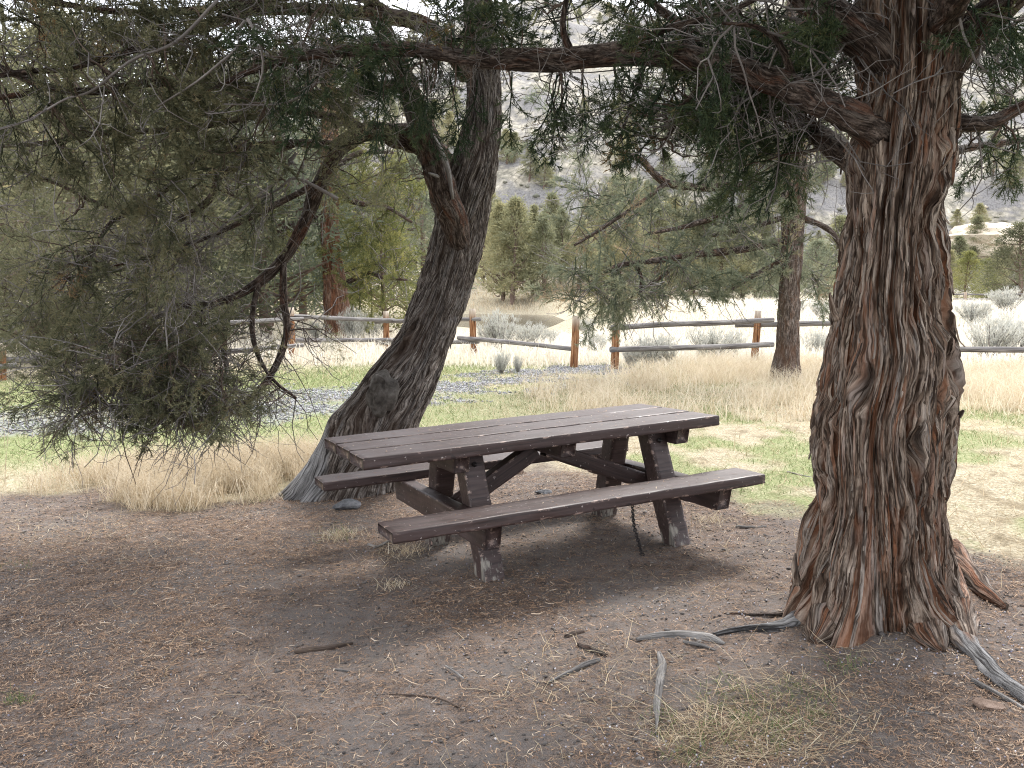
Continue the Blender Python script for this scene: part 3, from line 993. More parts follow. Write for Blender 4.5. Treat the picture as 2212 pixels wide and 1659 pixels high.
# ================================================================== right-hand juniper
YA = 4.05
rowsA = [(0, 1835, 2095), (100, 1838, 2085), (200, 1845, 2080), (250, 1838, 2080), (300, 1822, 2082), (350, 1814, 2080), (400, 1815, 2070), (450, 1815, 2055), (500, 1812, 2050), (550, 1808, 2046), (600, 1798, 2048), (650, 1790, 2047), (700, 1785, 2050), (750, 1778, 2063), (800, 1766, 2072), (850, 1755, 2073), (900, 1744, 2070), (950, 1738, 2067), (1000, 1738, 2063), (1050, 1738, 2061), (1100, 1735, 2061), (1150, 1727, 2064), (1200, 1720, 2066), (1250, 1714, 2070), (1300, 1706, 2080), (1335, 1700, 2090)]
xa = float(W(1900, 1330, YA)[0])
A_ = empty('juniper_tree', root_at(xa, YA), 'thick juniper with shaggy reddish bark at the right, its limb reaching over the table', 'tree')
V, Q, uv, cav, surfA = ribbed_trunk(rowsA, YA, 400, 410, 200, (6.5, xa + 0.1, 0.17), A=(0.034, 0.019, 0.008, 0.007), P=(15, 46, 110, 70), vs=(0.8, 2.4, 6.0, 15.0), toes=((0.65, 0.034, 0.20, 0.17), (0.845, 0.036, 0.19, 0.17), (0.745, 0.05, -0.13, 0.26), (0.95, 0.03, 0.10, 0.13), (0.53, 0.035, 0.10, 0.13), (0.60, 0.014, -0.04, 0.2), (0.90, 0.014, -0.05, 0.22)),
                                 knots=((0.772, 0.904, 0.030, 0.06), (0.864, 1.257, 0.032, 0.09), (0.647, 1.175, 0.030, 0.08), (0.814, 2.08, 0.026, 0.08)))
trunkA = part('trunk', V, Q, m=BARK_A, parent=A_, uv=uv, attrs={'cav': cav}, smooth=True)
TA = Juniper(A_, FOL_A)
# limbs
PA1, _ = TA.limb_px([(1905, 300, 4.0), (1860, 262, 3.85), (1800, 233, 3.9), (1700, 190, 4.05), (1600, 152, 4.2), (1500, 127, 4.35), (1380, 118, 4.5), (1200, 128, 4.7), (1050, 128, 4.8), (900, 110, 4.95), (780, 108, 5.05), (677, 118, 5.15), (590, 139, 5.25), (520, 163, 5.3), (430, 205, 5.35)], [38, 34, 30, 29, 27, 25, 24, 22, 20, 16, 13, 10, 7, 5, 3], S=18, step=0.03, amp=0.22, seed=301)
TA.limb_px([(1930, 150, 4.0), (1880, 95, 3.95), (1820, 55, 4.0), (1740, -20, 4.1), (1600, -130, 4.3)], [44, 42, 40, 34, 22], S=18, step=0.03, amp=0.2, seed=305)
TA.limb_px([(2040, 140, 4.0), (2100, 75, 3.9), (2160, 15, 3.8), (2260, -70, 3.6)], [45, 38, 32, 24], S=16, seed=307)
TA.limb_px([(2050, 260, 4.05), (2100, 268, 4.0), (2150, 262, 4.0), (2200, 235, 4.0), (2300, 190, 4.0)], [22, 17, 14, 12, 8], seed=309)
TA.limb_px([(2050, 330, 4.3), (2100, 318, 4.6), (2170, 308, 4.8), (2270, 300, 5.0)], [12, 8, 7, 4], seed=311)
TA.limb_px([(1860, 365, 4.15), (1810, 325, 4.3), (1770, 290, 4.6), (1725, 262, 5.0), (1650, 235, 5.5), (1540, 235, 6.0)], [28, 25, 22, 18, 11, 5], seed=313)
TA.limb_px([(1500, 127, 4.35), (1470, 60, 4.6), (1400, 0, 4.9), (1330, -60, 5.2)], [14, 11, 8, 5], seed=315)
TA.limb_px([(1240, 128, 4.65), (1215, 60, 4.6), (1230, -30, 4.6)], [9, 7, 5], seed=317)
TA.limb_px([(1330, 118, 4.55), (1420, 70, 4.3), (1560, 30, 4.2), (1650, -10, 4.1)], [8, 7, 6, 4], seed=319)
TA.limb_px([(1720, 195, 4.1), (1690, 105, 4.0), (1640, 60, 3.9), (1560, 50, 3.8)], [9, 7, 5, 3], seed=321)
TA.limb_px([(1560, 140, 4.3), (1500, 200, 4.3), (1440, 300, 4.4)], [8, 6, 4], seed=323)
TA.limb_px([(1400, 118, 4.5), (1370, 200, 4.6), (1340, 300, 4.7)], [5, 4, 3], seed=325)
TA.limb_px([(2010, 120, 4.0), (1990, -60, 3.9), (1900, -260, 3.6), (1500, -420, 3.2)], [40, 34, 26, 16], seed=327)
TA.limb_px([(2040, 40, 3.8), (2120, -120, 3.2), (2100, -420, 2.6)], [36, 28, 16], seed=329)
attA = ell([(1650, 110, 150, 110, 3.9, 5.2, 62), (1500, 30, 200, 60, 4.1, 5.6, 44), (1400, 265, 55, 70, 4.2, 4.9, 14), (1545, 215, 110, 75, 4.1, 5.0, 30), (1640, 320, 120, 60, 4.3, 5.6, 24),
            (1200, 30, 90, 50, 4.6, 5.4, 9), (1000, 40, 110, 60, 4.7, 5.5, 20), (850, 150, 120, 70, 4.7, 5.5, 26), (1190, 220, 90, 70, 4.6, 5.2, 7), (1310, 180, 60, 60, 4.5, 5, 6),
            (2150, 70, 70, 70, 3.6, 4.6, 16), (2150, 300, 70, 80, 4.0, 5.2, 14), (700, 120, 150, 90, 4.9, 5.7, 34), (1800, 40, 60, 40, 3.8, 4.4, 8), (1740, 200, 60, 60, 4.4, 5.4, 10), (960, 230, 60, 50, 4.8, 5.3, 6)])
ends, dirs = TA.grow(attA, rmax=0.02, tipr=0.0025)
TA.sprays(ends, dirs, (0.26, 0.46), SPM_A, 300, droop=0.5, deadp=0.05)
TA.dead(520, (0.15, 0.5), (0.0022, 0.0045), hang=0.25, sub=2.2, curl=0.42)
TA.dead(60, (0.35, 0.7), (0.004, 0.007), hang=0.5, sub=3, curl=0.42, box=lambda P: (P[:, 0] > 0.9) & (P[:, 1] < 4.25))
shade_crown(A_, FOL_A, [((xa, 3.9, 5.0), (2.6, 2.2, 1.2), 1.0), ((xa - 2.2, 3.4, 4.3), (1.6, 1.4, 0.7), 0.5), ((xa + 1.8, 3.2, 4.2), (1.4, 1.4, 0.8), 0.35), ((-0.6, 2.6, 4.6), (2.0, 1.3, 0.6), 0.4), ((0.0, 0.2, 4.5), (2.8, 1.8, 0.7), 0.5), ((0.3, -2.6, 3.9), (3.6, 1.8, 1.5), 0.9)], 15000, 11)  # unseen clumps over and behind the camera, added to shade the foreground


def root_px(tree, pts, rpx, m=BARK_A, name='root', sink=0.0, fade=None, **kw):
    P, rad = [], []
    for (px, py), r in zip(pts, rpx):
        g = G(px, py)
        rr = r * g[1] / F_PX
        P.append(g + np.array([0, 0, rr * (0.10 - sink)])); rad.append(rr)
    kw.setdefault('amp', 0.25)
    V, Q, T, uv, PP, _ = limb_mesh(np.array(P), rad, S=22, step=0.014, **kw)
    f = np.repeat(np.linspace(0, 1, len(PP)), 22)
    f = np.concatenate([f, [1, 0]])
    bare_ = ss(fade, fade + 0.10, f + 0.16 * (vn(uv[:, 0] * 90, uv[:, 1] * 8, seed=55) - 0.5)) if fade is not None else np.zeros(len(V))
    return part(name, V, Q, T, m=m, parent=tree, uv=uv, smooth=True, attrs={'bare': bare_})


# surface roots of the right tree
root_px(A_, [(1790, 1300), (1735, 1335), (1690, 1355), (1640, 1358), (1590, 1362), (1540, 1372)], [36, 24, 13, 9, 7, 4], seed=331, fade=0.16)
root_px(A_, [(1760, 1300), (1700, 1328), (1640, 1330), (1560, 1326)], [22, 12, 6, 3], m=BARK_LIMB, seed=333)
root_px(A_, [(1985, 1270), (2050, 1345), (2095, 1405), (2140, 1455), (2190, 1492), (2260, 1540)], [50, 36, 24, 19, 19, 15], seed=335, fade=0.30)
root_px(A_, [(2030, 1270), (2060, 1330), (2085, 1385), (2105, 1410)], [52, 42, 26, 8], m=BARK_A, seed=337, amp=0.25)
root_px(A_, [(2040, 1210), (2090, 1250), (2130, 1285), (2170, 1312)], [40, 30, 20, 9], m=BARK_A, seed=339, amp=0.25)
root_px(A_, [(1830, 1290), (1800, 1340), (1775, 1378), (1755, 1392)], [62, 52, 36, 14], m=BARK_A, seed=341, amp=0.2)
root_px(A_, [(1960, 1300), (1990, 1345), (2010, 1385), (2030, 1408)], [55, 46, 34, 14], m=BARK_A, seed=343, amp=0.2)


# peeling strips of bark
def bark_strips(tree, S, n, seed, m, zr, ln=(0.12, 0.8), wd=(0.003, 0.011), curl=0.03):
    """loose fibres and peeling strips that follow the grain of the trunk"""
    r = np.random.default_rng(seed)
    K = 16
    c0 = r.uniform(0.45, 1.05, n); z0 = r.uniform(zr[0], zr[1], n); l = r.uniform(0, 1, n) ** 1.6 * (ln[1] - ln[0]) + ln[0]
    t = np.linspace(0, 1, K)
    z = z0[:, None] + l[:, None] * (t - 0.5)[None]
    c = np.broadcast_to(c0[:, None], z.shape)
    th = c.copy()
    for _ in range(3):
        th = th - 0.8 * (S['warp'](th, z)[0] - c)
    zz = S['z']; nth = S['rad'].shape[1]
    def radius(a, z):
        fz = np.interp(z, zz, np.arange(len(zz))); i0 = np.clip(fz.astype(int), 0, len(zz) - 2); f = fz - i0
        u = np.mod(a, 1) * nth; j0 = u.astype(int) % nth; j1 = (j0 + 1) % nth; g = u - np.floor(u)
        G_ = S['rad']
        return (G_[i0, j0] * (1 - f) + G_[i0 + 1, j0] * f) * (1 - g) + (G_[i0, j1] * (1 - f) + G_[i0 + 1, j1] * f) * g
    lift = 0.002 + 0.005 * r.random((n, 1)) + (r.random((n, 1)) < 0.25) * curl * r.random((n, 1)) * (1 - t[None]) ** 3
    R0 = radius(th, z)
    X0 = np.interp(z, zz, S['cx'])
    w = (r.uniform(*wd, (n, 1)) * np.sin(np.pi * (t[None] * 0.94 + 0.03)) ** 0.6) / R0
    a = th * 2 * np.pi
    def P(a, rad): return np.stack([X0 + rad * np.cos(a), S['Y'] + rad * S['depth'] * np.sin(a), z], -1)
    V = np.stack([P(a - w, R0 + lift - 0.008), P(a - w * 0.4, R0 + lift), P(a + w * 0.4, R0 + lift), P(a + w, R0 + lift - 0.008)], 2)
    i = np.arange(n * K * 4).reshape(n, K, 4)
    Q = np.stack([i[:, :-1, :-1], i[:, :-1, 1:], i[:, 1:, 1:], i[:, 1:, :-1]], -1).reshape(-1, 4)
    uv = np.stack([np.broadcast_to((np.arange(4) * 0.004)[None, None], (n, K, 4)) + r.random((n, 1, 1)) * 30, np.broadcast_to(z[..., None], (n, K, 4)) + r.random((n, 1, 1)) * 9], -1).reshape(-1, 2)
    part('bark_strips', V.reshape(-1, 3), Q, m=m, parent=tree, kind='stuff', uv=uv, smooth=True)


bark_strips(A_, surfA, 650, 401, BARK_A, (0.1, 2.9))

for pts, rp in (([(2060, 905, 3.95), (2072, 896, 3.93), (2082, 886, 3.92)], [9, 8, 3]), ([(1806, 690, 3.9), (1797, 660, 3.86), (1792, 632, 3.85)], [9, 7, 2]), ([(1722, 1262, 3.95), (1716, 1225, 3.93), (1718, 1195, 3.93)], [10, 7, 2])):
    TA.limb_px(pts, rp, nodes=False, name='branch_stub', m=BARK_A, S=8, step=0.01)

# nail in the trunk's right side
pn = W(2046, 709, YA - 0.02)
Vn, Qn, _ = tubes(np.array([[pn, pn + [0.012, 0, 0], pn + [0.028, 0, 0.001], pn + [0.036, 0, 0.001], pn + [0.038, 0, 0.001], pn + [0.0385, 0, 0.001]]]), np.array([[0.0022, 0.0022, 0.0022, 0.0022, 0.006, 0.001]]), 8)
part('nail', Vn, Qn, m=STEEL, parent=A_)

# ================================================================== left leaning juniper
YB = 7.4
rowsB = [(0, 1000, 1066), (100, 1002, 1076), (200, 1008, 1084), (250, 1002, 1085), (300, 985, 1084), (350, 965, 1080), (400, 950, 1072), (450, 940, 1062), (500, 932, 1052), (550, 922, 1041), (600, 906, 1026), (650, 890, 1011), (700, 866, 994), (750, 838, 976), (800, 795, 957), (850, 760, 938), (900, 708, 915), (950, 690, 893), (1000, 660, 880), (1040, 630, 872), (1075, 600, 868)]
xb = float(W(785, 1040, YB)[0])
B_ = empty('juniper_tree', root_at(xb, YB), 'leaning juniper with a grey dead flank at its foot, behind the picnic table', 'tree')
def flank(TH, ZZ):
    edge = 0.715 - 0.20 * np.clip(ZZ / 0.62, 0, 1.3) + 0.05 * (fbm(ZZ * 5 + 9, TH * 12 + 3, seed=77, oct=3) - 0.5)
    return ss(0.015, -0.015, TH - edge) * ss(0.30, 0.36, TH) * ss(0.80, 0.64, ZZ + 0.12 * (vn(TH * 30, ZZ * 2, seed=79) - 0.5))


V, Q, uv, cav, surfB = ribbed_trunk(rowsB, YB, 260, 380, 230, (8.5, float(W(1040, 0, YB)[0]), 0.08), A=(0.013, 0.011, 0.006), P=(13, 42, 90), vs=(1.2, 4.0, 9.0), base_ext=0.25, depth=0.85, bare=flank, toes=((0.60, 0.022, 0.06, 0.16), (0.68, 0.025, 0.07, 0.14), (0.52, 0.03, 0.06, 0.12), (0.64, 0.012, -0.05, 0.3)),
                                 knots=((0.665, 1.31, 0.024, 0.05), (0.697, 0.78, 0.10, -0.02), (0.66, 1.10, 0.03, 0.04), (0.80, 2.5, 0.03, 0.02)))
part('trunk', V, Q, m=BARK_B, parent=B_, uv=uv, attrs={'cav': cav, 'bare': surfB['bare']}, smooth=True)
bark_strips(B_, surfB, 500, 411, BARK_B, (0.85, 4.2), (0.08, 0.5), (0.003, 0.009), 0.02)
TB = Juniper(B_, FOL_B)
TB.slim = 0.85
# old branch scar
c = W(824, 850, YB - 0.315)
bm = bmesh.new()
bmesh.ops.create_icosphere(bm, subdivisions=5, radius=1.0)
for v in bm.verts:
    p = v.co.copy()
    rr = math.hypot(p.x, p.z)
    rim = 0.30 * math.exp(-((rr - 0.80) / 0.13) ** 2) - 0.22 * math.exp(-((math.hypot(p.x * 1.3 + 0.15, p.z + 0.25) - 0.40) / 0.09) ** 2) - 0.6 * math.exp(-(((p.x - 0.2) / 0.14) ** 2 + ((p.z - 0.45) / 0.22) ** 2))
    nn = (vn(p.x * 2.2 + 20, p.z * 2.2 + 30 + p.y * 3, seed=3) - 0.5) * 0.55
    n2 = (vn(p.x * 14 + 20, p.z * 5 + 30 + p.y * 5, seed=4) - 0.5) * 0.3
    v.co = Vector((p.x * (1 + nn) * 0.128, p.y * 0.055 * (1 + (rim + n2 if p.y < 0 else 0)), p.z * (1 + nn) * 0.185))
me = bpy.data.meshes.new('branch_scar'); bm.to_mesh(me); bm.free()
for p in me.polygons: p.use_smooth = True
o = link('branch_scar', me, rock_mat('scar_wood', (0.03, 0.026, 0.023), (0.085, 0.077, 0.069), (0.15, 0.14, 0.128)), B_)
o.location = Vector([float(a) for a in (c - np.array(B_.location))])
o.rotation_euler = (0, math.radians(12), math.radians(-18))

TB.limb_px([(1005, 580, 7.42), (985, 490, 7.2), (955, 410, 7.05), (935, 340, 7.0), (905, 262, 6.95), (880, 180, 6.95), (840, 90, 6.9), (800, 0, 6.8), (770, -120, 6.7)], [20, 34, 36, 36, 32, 24, 22, 20, 14], S=20, step=0.03, amp=0.16, seed=461)
TB.limb_px([(978, 430, 6.98), (968, 370, 6.9), (950, 320, 6.87), (932, 285, 6.85)], [4, 6, 6, 2], m=WOODGRAY, nodes=False, name='dead_limb', seed=462)
TB.limb_px([(960, 355, 7.3), (905, 308, 7.2), (850, 290, 7.1), (790, 285, 7.0), (735, 318, 6.9), (695, 390, 6.8), (660, 475, 6.75), (612, 560, 6.7), (540, 622, 6.6), (460, 655, 6.5), (340, 662, 6.4), (270, 655, 6.3)], [34, 31, 28, 25, 22, 20, 17, 14, 12, 9, 6, 3], S=16, step=0.03, amp=0.2, seed=463)
TB.limb_px([(612, 560, 6.7), (612, 640, 6.62), (618, 720, 6.55), (590, 800, 6.5), (535, 865, 6.4), (460, 895, 6.3), (395, 925, 6.2)], [9, 9, 8, 8, 7, 5, 3], amp=0.22, seed=465)
TB.limb_px([(560, 605, 6.62), (545, 690, 6.55), (555, 760, 6.5), (590, 820, 6.4), (640, 860, 6.35)], [7, 7, 6, 5, 3], amp=0.22, seed=467)
TB.limb_px([(500, 640, 6.55), (480, 730, 6.5), (490, 800, 6.4), (455, 860, 6.3)], [7, 6, 5, 3], amp=0.22, seed=469)
TB.limb_px([(470, 652, 6.5), (400, 700, 6.4), (330, 770, 6.3), (260, 830, 6.2), (190, 860, 6.1)], [7, 6, 5, 4, 2.5], amp=0.2, seed=471)
TB.limb_px([(400, 660, 6.45), (300, 700, 6.4), (200, 730, 6.3), (110, 760, 6.2)], [6, 5, 4, 3], amp=0.2, seed=473)
TB.limb_px([(1010, 160, 7.3), (940, 70, 7.0), (850, 35, 6.8), (700, 22, 6.5), (560, 20, 6.3), (470, 45, 6.1), (415, 64, 6.0), (360, 90, 5.9), (280, 110, 5.8), (160, 145, 5.6), (20, 160, 5.4), (-120, 190, 5.3)], [24, 21, 18, 15, 13, 12, 11, 10, 9, 8, 6, 4], seed=475)
TB.limb_px([(850, 35, 6.8), (760, -10, 6.6), (600, -5, 6.4), (420, 22, 6.2), (250, 25, 6.0), (80, 0, 5.8), (-100, -20, 5.6)], [14, 12, 10, 9, 8, 7, 4], seed=477)
TB.limb_px([(880, 180, 6.95), (800, 190, 6.8), (690, 205, 6.6), (560, 190, 6.4), (440, 178, 6.2), (310, 182, 6.0), (200, 198, 5.9), (95, 186, 5.8), (0, 145, 5.7), (-100, 110, 5.6)], [15, 13, 12, 11, 10, 10, 10, 10, 8, 5], seed=479)
TB.limb_px([(800, 285, 7.0), (700, 250, 6.8), (600, 240, 6.6), (480, 265, 6.4), (370, 280, 6.2), (200, 290, 6.0), (90, 310, 5.9), (-60, 318, 5.8)], [12, 11, 9, 8, 7, 7, 6, 4], seed=481)
TB.limb_px([(740, 315, 6.9), (640, 310, 6.7), (520, 319, 6.5), (440, 340, 6.4), (382, 390, 6.3), (300, 450, 6.2), (240, 480, 6.1), (195, 560, 6.0)], [12, 10, 9, 9, 9, 8, 6, 3], seed=483)
TB.limb_px([(640, 310, 6.7), (540, 350, 6.55), (479, 376, 6.5), (451, 434, 6.45), (386, 475, 6.4)], [8, 8, 9, 9, 8], seed=485)
TB.limb_px([(300, 450, 6.2), (215, 440, 6.1), (130, 400, 6.0), (30, 365, 5.9)], [5, 5, 4, 3], seed=487)
TB.limb_px([(95, 186, 5.8), (40, 205, 5.7), (-40, 215, 5.6)], [9, 8, 6], seed=489)
TB.limb_px([(695, 390, 6.8), (640, 420, 6.6), (540, 470, 6.5), (430, 520, 6.4), (300, 560, 6.3), (150, 600, 6.2)], [9, 8, 7, 6, 4, 3], seed=491)
# long pale twigs crossing the canopy
for k, pts in enumerate(([(700, 150, 5.6), (560, 60, 5.5), (480, 30, 5.4)], [(470, 0, 5.2), (380, 90, 5.2), (285, 130, 5.2), (200, 195, 5.2), (140, 215, 5.2), (60, 260, 5.2), (-20, 285, 5.2)], [(535, 40, 5.0), (560, 90, 5.0), (568, 150, 5.05), (550, 210, 5.1)], [(530, 45, 5.0), (512, 70, 5.0), (515, 100, 5.0), (470, 140, 5.05), (420, 180, 5.1), (340, 230, 5.2)], [(700, 160, 5.4), (660, 200, 5.4), (600, 225, 5.4), (480, 225, 5.4)], [(730, 430, 6.3), (640, 385, 6.2), (600, 410, 6.2), (540, 430, 6.2), (480, 420, 6.1)], [(640, 330, 6.3), (600, 390, 6.3), (560, 420, 6.3), (470, 500, 6.2), (420, 560, 6.2)])):
    TB.limb_px(pts, list(np.linspace(4.5, 2.0, len(pts))), m=TWIG_GRAY, S=6, amp=0.1, name='dead_branch', seed=500 + k)
attB = ell([(250, 800, 170, 90, 5.4, 5.9, 48), (430, 850, 120, 60, 5.5, 6.0, 24), (200, 870, 110, 40, 5.5, 5.9, 14), (250, 15, 320, 45, 5.2, 6.6, 44), (680, 20, 150, 45, 5.6, 6.8, 20), (200, 120, 260, 110, 5.0, 6.0, 40), (560, 150, 220, 110, 5.3, 6.2, 40), (300, 330, 260, 130, 5.3, 6.2, 60), (480, 420, 130, 110, 5.9, 6.6, 26), (250, 580, 170, 120, 5.6, 6.4, 50), (690, 250, 130, 90, 6.0, 6.8, 20), (420, 740, 130, 90, 5.8, 6.4, 34), (740, 400, 60, 60, 6.6, 7.0, 8), (330, 60, 220, 60, 5.6, 7.2, 26), (640, 70, 120, 70, 5.8, 7.2, 18), (50, 600, 110, 110, 5.6, 6.6, 34), (85, 655, 90, 60, 5.6, 6.4, 22), (120, 60, 220, 110, 5.2, 7.2, 52), (450, 50, 250, 100, 5.4, 7.2, 52), (780, 50, 140, 80, 5.8, 7.2, 30), (140, 260, 230, 120, 5.3, 7.2, 60), (470, 230, 220, 100, 5.6, 7.2, 44),
            (110, 470, 220, 130, 5.9, 7.6, 72), (140, 640, 190, 120, 5.9, 7.4, 74), (350, 530, 170, 120, 6.1, 7.4, 30), (270, 790, 160, 90, 5.9, 6.8, 70), (170, 770, 80, 80, 5.9, 6.8, 24), (420, 840, 110, 55, 5.9, 6.6, 26), (540, 850, 60, 35, 6.0, 6.6, 9), (150, 870, 50, 20, 5.8, 6.4, 4), (350, 690, 120, 60, 6.1, 6.8, 18),
            (760, 300, 110, 60, 6.5, 7.2, 14), (860, 370, 60, 40, 6.6, 7.2, 7), (650, 720, 80, 60, 6.6, 7.0, 5), (700, 220, 100, 60, 6.2, 7.2, 14)])
ends, dirs = TB.grow(attB, rmax=0.022, tipr=0.003)
TB.sprays(ends, dirs, (0.26, 0.50), SPM_B, 300, droop=0.35, deadp=0.03)
TB.dead(900, (0.2, 0.7), (0.0028, 0.006), hang=0.25, sub=2.4, curl=0.36)
TB.dead(420, (0.25, 0.7), (0.0028, 0.006), hang=0.8, sub=2.4, curl=0.36, box=lambda P: (P[:, 0] < -1.2) & (P[:, 0] > -2.6) & (P[:, 2] < 2.2))
TB.dead(140, (0.2, 0.6), (0.003, 0.0055), hang=0.9, sub=2.4, curl=0.34, m=TWIG_DARK, box=lambda P: (P[:, 0] < -1.2) & (P[:, 0] > -3.0) & (P[:, 2] < 1.6))
shade_crown(B_, FOL_B, [((-0.8, 7.2, 5.6), (2.4, 2.2, 1.5), 0.8), ((-3.4, 6.2, 4.7), (2.6, 2.0, 0.8), 0.9)], 13000, 13)  # crown out of view, its left clump added to darken the canopy below
# white stub on the trunk
P = np.array([W(970, 385, 7.05), W(950, 383, 6.95), W(937, 378, 6.9), (W(926, 374, 6.86))])
V, Q, T, uv, _, _ = limb_mesh(P, [0.022, 0.018, 0.014, 0.008], S=8, step=0.015)
part('branch_stub', V, Q, T, m=WOODGRAY, parent=B_, uv=uv, smooth=True)

# ================================================================== middle juniper, 17 m away
YC = 17.0
rowsC = [(0, 1700, 1738), (150, 1694, 1742), (300, 1690, 1745), (400, 1688, 1744), (500, 1686, 1738), (600, 1683, 1732), (700, 1677, 1729), (760, 1671, 1730), (800, 1664, 1733), (818, 1659, 1738)]
xc = float(W(1699, 818, YC)[0])
C_ = empty('juniper_tree', root_at(xc, YC), 'straight slim juniper trunk standing in tall dry grass just in front of the rail fence', 'tree')
V, Q, uv, cav, _ = ribbed_trunk(rowsC, YC, 110, 220, 260, (9.0, xc, 0.10), A=(0.02, 0.014, 0.006), P=(11, 30, 50), vs=(0.8, 2.2, 4.0), base_ext=0.4)
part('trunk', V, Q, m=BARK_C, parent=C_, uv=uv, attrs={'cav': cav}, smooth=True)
TC_ = Juniper(C_, FOL_C)
for k, (pts, rp) in enumerate((
        ([(1695, 400, 17), (1640, 400, 16.8), (1550, 405, 16.5), (1480, 402, 16.2), (1430, 390, 16), (1390, 350, 15.9), (1365, 338, 15.8), (1310, 310, 15.6)], [9, 8, 7, 7, 6, 6, 4, 3]),
        ([(1695, 425, 17), (1630, 440, 16.6), (1560, 465, 16.2), (1480, 490, 16), (1400, 505, 15.8)], [7, 6, 5, 4, 2.5]),
        ([(1690, 520, 17), (1600, 540, 16.7), (1500, 550, 16.4), (1430, 562, 16.2), (1340, 573, 16), (1285, 600, 15.8)], [7, 6, 6, 5, 4, 3]),
        ([(1480, 552, 16.4), (1440, 590, 16.2), (1380, 630, 16.0)], [4, 3, 2]),
        ([(1690, 470, 17), (1610, 495, 17.2), (1530, 510, 17.4)], [5, 4, 3]),
        ([(1730, 470, 17), (1770, 485, 16.9), (1800, 505, 16.8), (1830, 560, 16.7)], [6, 5, 4, 3]),
        ([(1440, 395, 16), (1380, 440, 15.9), (1290, 500, 15.7), (1240, 530, 15.6)], [4, 3.5, 3, 2]),
        ([(1715, 250, 17), (1640, 240, 16.6), (1540, 230, 16.2), (1450, 240, 16)], [9, 7, 5, 3]),
        ([(1715, 330, 17), (1640, 330, 16.7), (1560, 320, 16.4)], [7, 5, 3]),
        ([(1730, 300, 17), (1800, 250, 17), (1880, 230, 17.2)], [7, 5, 3]),
        ([(1690, 560, 17), (1620, 600, 17.0), (1560, 640, 17.0)], [5, 3.5, 2]),
        ([(1720, 120, 17), (1600, 60, 16.6), (1450, 40, 16.2)], [8, 6, 3]),
        ([(1375, 572, 16.1), (1385, 600, 16.1), (1383, 630, 16.1)], [3.5, 3, 2.5]))):
    TC_.limb_px(pts, [q * 1.3 for q in rp], S=9, step=0.12, seed=600 + k)
attC = ell([(1620, 350, 130, 80, 15.6, 17.8, 26), (1500, 440, 190, 70, 15.4, 17.4, 34), (1330, 470, 120, 70, 15.2, 16.6, 18), (1560, 560, 150, 70, 15.8, 17.8, 34), (1380, 590, 150, 45, 15.4, 16.8, 28), (1300, 640, 90, 35, 15.4, 16.4, 12),
            (1640, 220, 140, 100, 15.6, 18, 44), (1790, 580, 50, 60, 16.6, 18, 12), (1820, 300, 80, 100, 16.5, 18.5, 16), (1500, 200, 100, 80, 15.6, 17, 16), (1240, 330, 100, 90, 15.2, 16.4, 10), (1600, 80, 180, 90, 15.6, 18, 30)])
ends, dirs = TC_.grow(attC, rmax=0.04, tipr=0.006)
TC_.sprays(ends, dirs, (0.7, 1.2), SPM_C, 300, droop=0.15, deadp=0.08)
TC_.dead(420, (0.4, 1.4), (0.006, 0.011), hang=0.1, sub=1.8, curl=0.34)


# ================================================================== table
class Plank:
    pass


